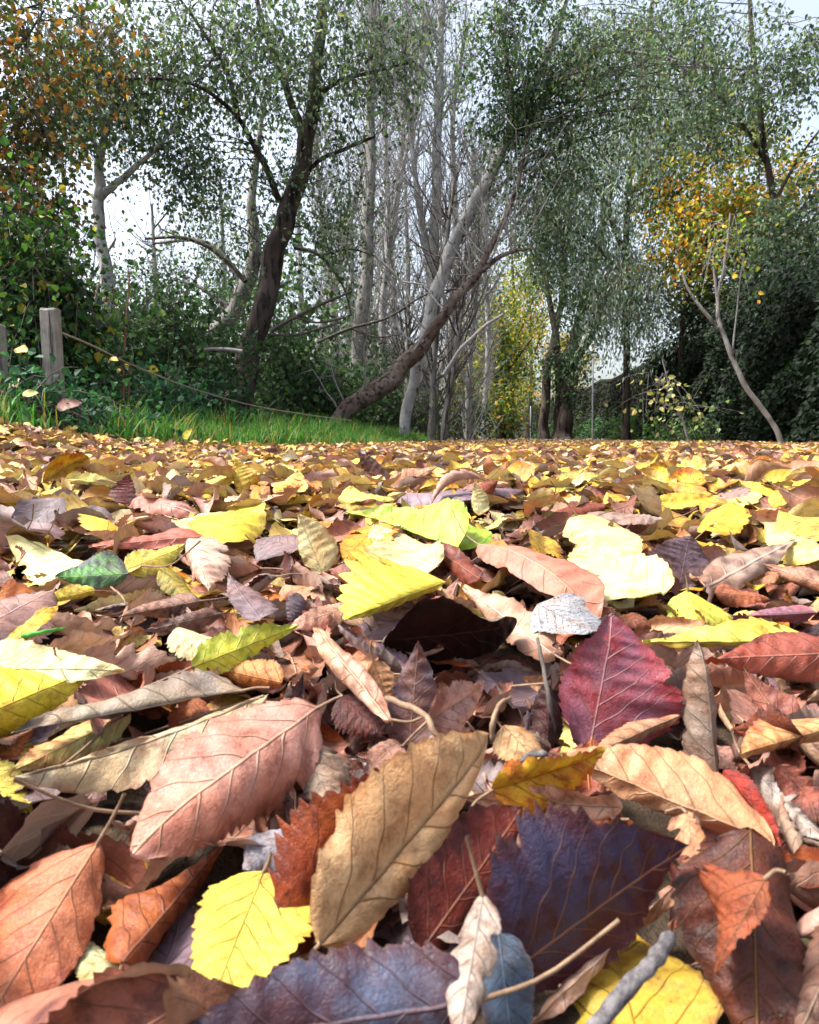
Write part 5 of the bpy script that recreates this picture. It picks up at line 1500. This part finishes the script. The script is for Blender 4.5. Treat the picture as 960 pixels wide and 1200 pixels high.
def ivy_mass(name, label, y0, y1, n, thick, ztop, ll, palette, bulge, zlow=0.0, cat_='ivy'):
    y = rng.uniform(y0, y1, n)
    t = rng.random(n)
    hmax = ztop(y) if callable(ztop) else ztop * np.ones(n)
    z = zlow + (hmax - zlow) * t
    lump = .5 + .5 * np.sin(y * 2.1 + z * 1.7) * np.sin(z * 3.3 + y * .7) + .25 * np.sin(y * 6 + z * 5)
    outw = thick * (bulge(z) if bulge else 1) * (.35 + .65 * lump) * rng.random(n) ** .5
    x = right_edge(y) - outw
    over = z > 2.05
    x = np.where(over, right_edge(y) + .2 + rng.normal(0, .3, n) - outw * .5, x)
    p = np.stack([x, y, G(x, y) + z], -1)
    acc = Acc()
    ax = rng.normal(0, .6, (n, 3))
    ax[:, 2] -= .9
    ax[:, 0] -= .5
    ax = unit(ax)
    nrm = unit(np.stack([-np.ones(n), -.2 * np.ones(n), .6 * np.ones(n)], -1) + rng.normal(0, .45, (n, 3)))
    sd = unit(np.cross(ax, nrm))
    L = ll * rng.uniform(.6, 1.3, n)
    acc.add(*leaf_cards(p, ax, sd, L, L * .48, pal(*palette, n, .3)))
    root = bpy.data.objects.new(name, None)
    COL.objects.link(root)
    org = np.array([float(right_edge((y0 + y1) / 2)), (y0 + y1) / 2, 0])
    root.location = org
    tag(root, label, cat_)
    acc.build('leaves', M['fol'], root, org, smooth=False)
    m_ = 14
    ys = np.linspace(y0 + .2, y1 - .2, m_)
    t_ = np.linspace(0, 1, 8)
    pth = np.stack([right_edge(ys)[:, None] - .03 - .02 * np.sin(t_ * 9)[None] - .0 * t_, ys[:, None] + .25 * np.sin(t_ * 5)[None] * rng.normal(0, 1, (m_, 1)), np.maximum(.02, t_[None] * 1.9 * rng.uniform(.6, 1, (m_, 1)))], -1)
    pth[..., 2] += G(pth[..., 0], pth[..., 1]) - .03
    v, q = tubes(pth - org, np.linspace(.022, .006, 8)[None] * np.ones((m_, 1)), 5)
    link('stems', mesh_np('stems', v, q, None, True, M['twig']), root)


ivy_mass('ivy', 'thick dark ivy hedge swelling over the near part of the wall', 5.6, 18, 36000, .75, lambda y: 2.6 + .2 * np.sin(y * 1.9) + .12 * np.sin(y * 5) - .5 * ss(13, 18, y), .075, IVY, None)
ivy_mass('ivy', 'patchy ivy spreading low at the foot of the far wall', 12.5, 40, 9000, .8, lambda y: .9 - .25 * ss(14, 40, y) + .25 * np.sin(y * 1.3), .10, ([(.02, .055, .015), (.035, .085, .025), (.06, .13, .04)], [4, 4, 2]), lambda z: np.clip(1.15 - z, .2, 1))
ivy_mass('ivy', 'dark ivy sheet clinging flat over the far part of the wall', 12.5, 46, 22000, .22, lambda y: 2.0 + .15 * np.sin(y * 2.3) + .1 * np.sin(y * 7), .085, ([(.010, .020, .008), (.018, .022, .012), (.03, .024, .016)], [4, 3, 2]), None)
# ferny weeds at the wall foot
for lab, y_, off_, hh, n in (('low green weeds at the wall foot under the sapling', 12.0, .95, .45, 30), ('low green weeds by the far wall foot', 17.5, .9, .6, 35), ('weedy tuft at the end of the wall by the path', 27.0, .9, 1.1, 40)):
    x_ = float(right_edge(y_)) - off_
    px = 480 + x_ / y_ * F
    shrub('weeds_clump', lab, px, y_, 513 - (hh - .1) * F / y_, .7 * F / y_, n, ([(.03, .075, .02), (.06, .13, .03)], [1, 1]), .08, 'weeds', 'weeds at the wall foot', nl=27, stems=3)

# slim metal stakes against the wall
for lab, px, d, pt, pb in (('tallest slim metal stake in front of the wall', 695, 21, 420, 508), ('slim metal stake below the ivy clad stems', 651, 28, 457, 505), ('farthest slim metal stake by the end of the wall', 622, 36, 476, 508)):
    b_ = at(px, pb, d)
    t_ = at(px, pt, d)
    b_[2] = float(G(b_[0], b_[1])) - .1
    pp = np.array([b_, b_ * .5 + t_ * .5, t_, t_ + np.array([0, 0, .004])])
    v, q = tubes(pp[None] - b_, np.array([[.03, .03, .03, .001]]), 8)
    tag(link('metal_stake', mesh_np('metal_stake', v, q, None, True, M['metal']), None, b_), lab, 'stake', 'slim metal stakes by the wall')

# small concrete-pale stub posts at the path end
for lab, px, d, pt, w in (('dark stump post at the end of the path', 558, 30, 496, .5),):
    post_x = (px - 480) / F * d
    g = float(G(post_x, d))
    hgt = at(px, pt, d)[2] - g
    pp = np.array([[0, 0, -.1], [0, 0, hgt * .5], [.02, 0, hgt * .97], [.02, 0, hgt]])
    v, q = tubes(pp[None], np.array([[.2, .18, .17, .01]]), 10)
    tag(link('tree_stump', mesh_np('tree_stump', v, q, None, True, M['dark']), None, (post_x, d, g)), lab, 'stump')


# far undergrowth: one mass
def undergrowth():
    acc = Acc()
    n = 40000
    y = rng.uniform(13, 45, n)
    x = left_edge(y) - .6 - rng.gamma(1.6, 4.0, n)
    lump = 2.0 + .9 * np.sin(x * .9) * np.sin(y * .7 + 1) + .4 * np.sin(x * 2.3 + y)
    z = G(x, y) + lump * rng.random(n) ** .8 * ss(-.4, 2.5, left_edge(y) - x) * 1.5
    p = np.stack([x, y, z], -1)
    ax = unit(rng.normal(0, 1, (n, 3)) + np.array([0, 0, -.3]))
    sd = unit(np.cross(ax, rng.normal(0, 1, (n, 3))))
    L = .15 * rng.uniform(.6, 1.3, n)
    acc.add(*leaf_cards(p, ax, sd, L, L * .42, pal(*DGREEN, n, .3)))
    # beyond the wall as well
    n = 16000
    y = rng.uniform(9, 60, n)
    x = right_edge(y) + 1.2 + rng.gamma(1.5, 3.0, n)
    z = G(x, y) + (1.8 + .7 * np.sin(x * 1.1 + y * .6)) * rng.random(n)
    p = np.stack([x, y, z], -1)
    ax = unit(rng.normal(0, 1, (n, 3)))
    sd = unit(np.cross(ax, rng.normal(0, 1, (n, 3))))
    L = .16 * rng.uniform(.6, 1.3, n)
    acc.add(*leaf_cards(p, ax, sd, L, L * .42, pal(*GREEN, n, .3)))
    o = acc.build('undergrowth', M['fol'], None, smooth=False)
    tag(o, 'dense dark undergrowth of the wood behind the trees', 'undergrowth', kind='stuff')


undergrowth()

# ================================================================ LIGHT
SUN_EL, SUN_AZ = 58, -85         # azimuth measured from straight ahead towards the right
w = bpy.data.worlds.new('World')
scene.world = w
w.use_nodes = True
nt = w.node_tree
nt.nodes.clear()
sky = nt.nodes.new('ShaderNodeTexSky')
sky.sky_type = 'NISHITA'
sky.sun_disc = False
sky.sun_elevation = R(SUN_EL)
sky.sun_rotation = R(SUN_AZ)
sky.air_density = 1.0
sky.dust_density = 5.0
sky.ozone_density = 1.0
hs = nt.nodes.new('ShaderNodeHueSaturation')
hs.inputs['Saturation'].default_value = .62
hs.inputs['Value'].default_value = 1.0
bg = nt.nodes.new('ShaderNodeBackground')
bg.inputs['Strength'].default_value = .073
wo = nt.nodes.new('ShaderNodeOutputWorld')
nt.links.new(sky.outputs[0], hs.inputs['Color'])
nt.links.new(hs.outputs[0], bg.inputs[0])
nt.links.new(bg.outputs[0], wo.inputs[0])
sl = bpy.data.lights.new('sun', 'SUN')
sl.energy = 1.5
sl.angle = R(14)
sl.color = (1, .965, .91)
so = bpy.data.objects.new('sun', sl)
COL.objects.link(so)
dv = Vector((math.sin(R(SUN_AZ)) * math.cos(R(SUN_EL)), math.cos(R(SUN_AZ)) * math.cos(R(SUN_EL)), math.sin(R(SUN_EL))))
so.rotation_euler = (-dv).to_track_quat('-Z', 'Y').to_euler()

scene.view_settings.view_transform = 'Standard'
scene.view_settings.look = 'None'
scene.view_settings.gamma = 1.0
scene.view_settings.exposure = 2.5
scene.cycles.max_bounces = 6
scene.cycles.transmission_bounces = 4
scene.cycles.use_denoising = True
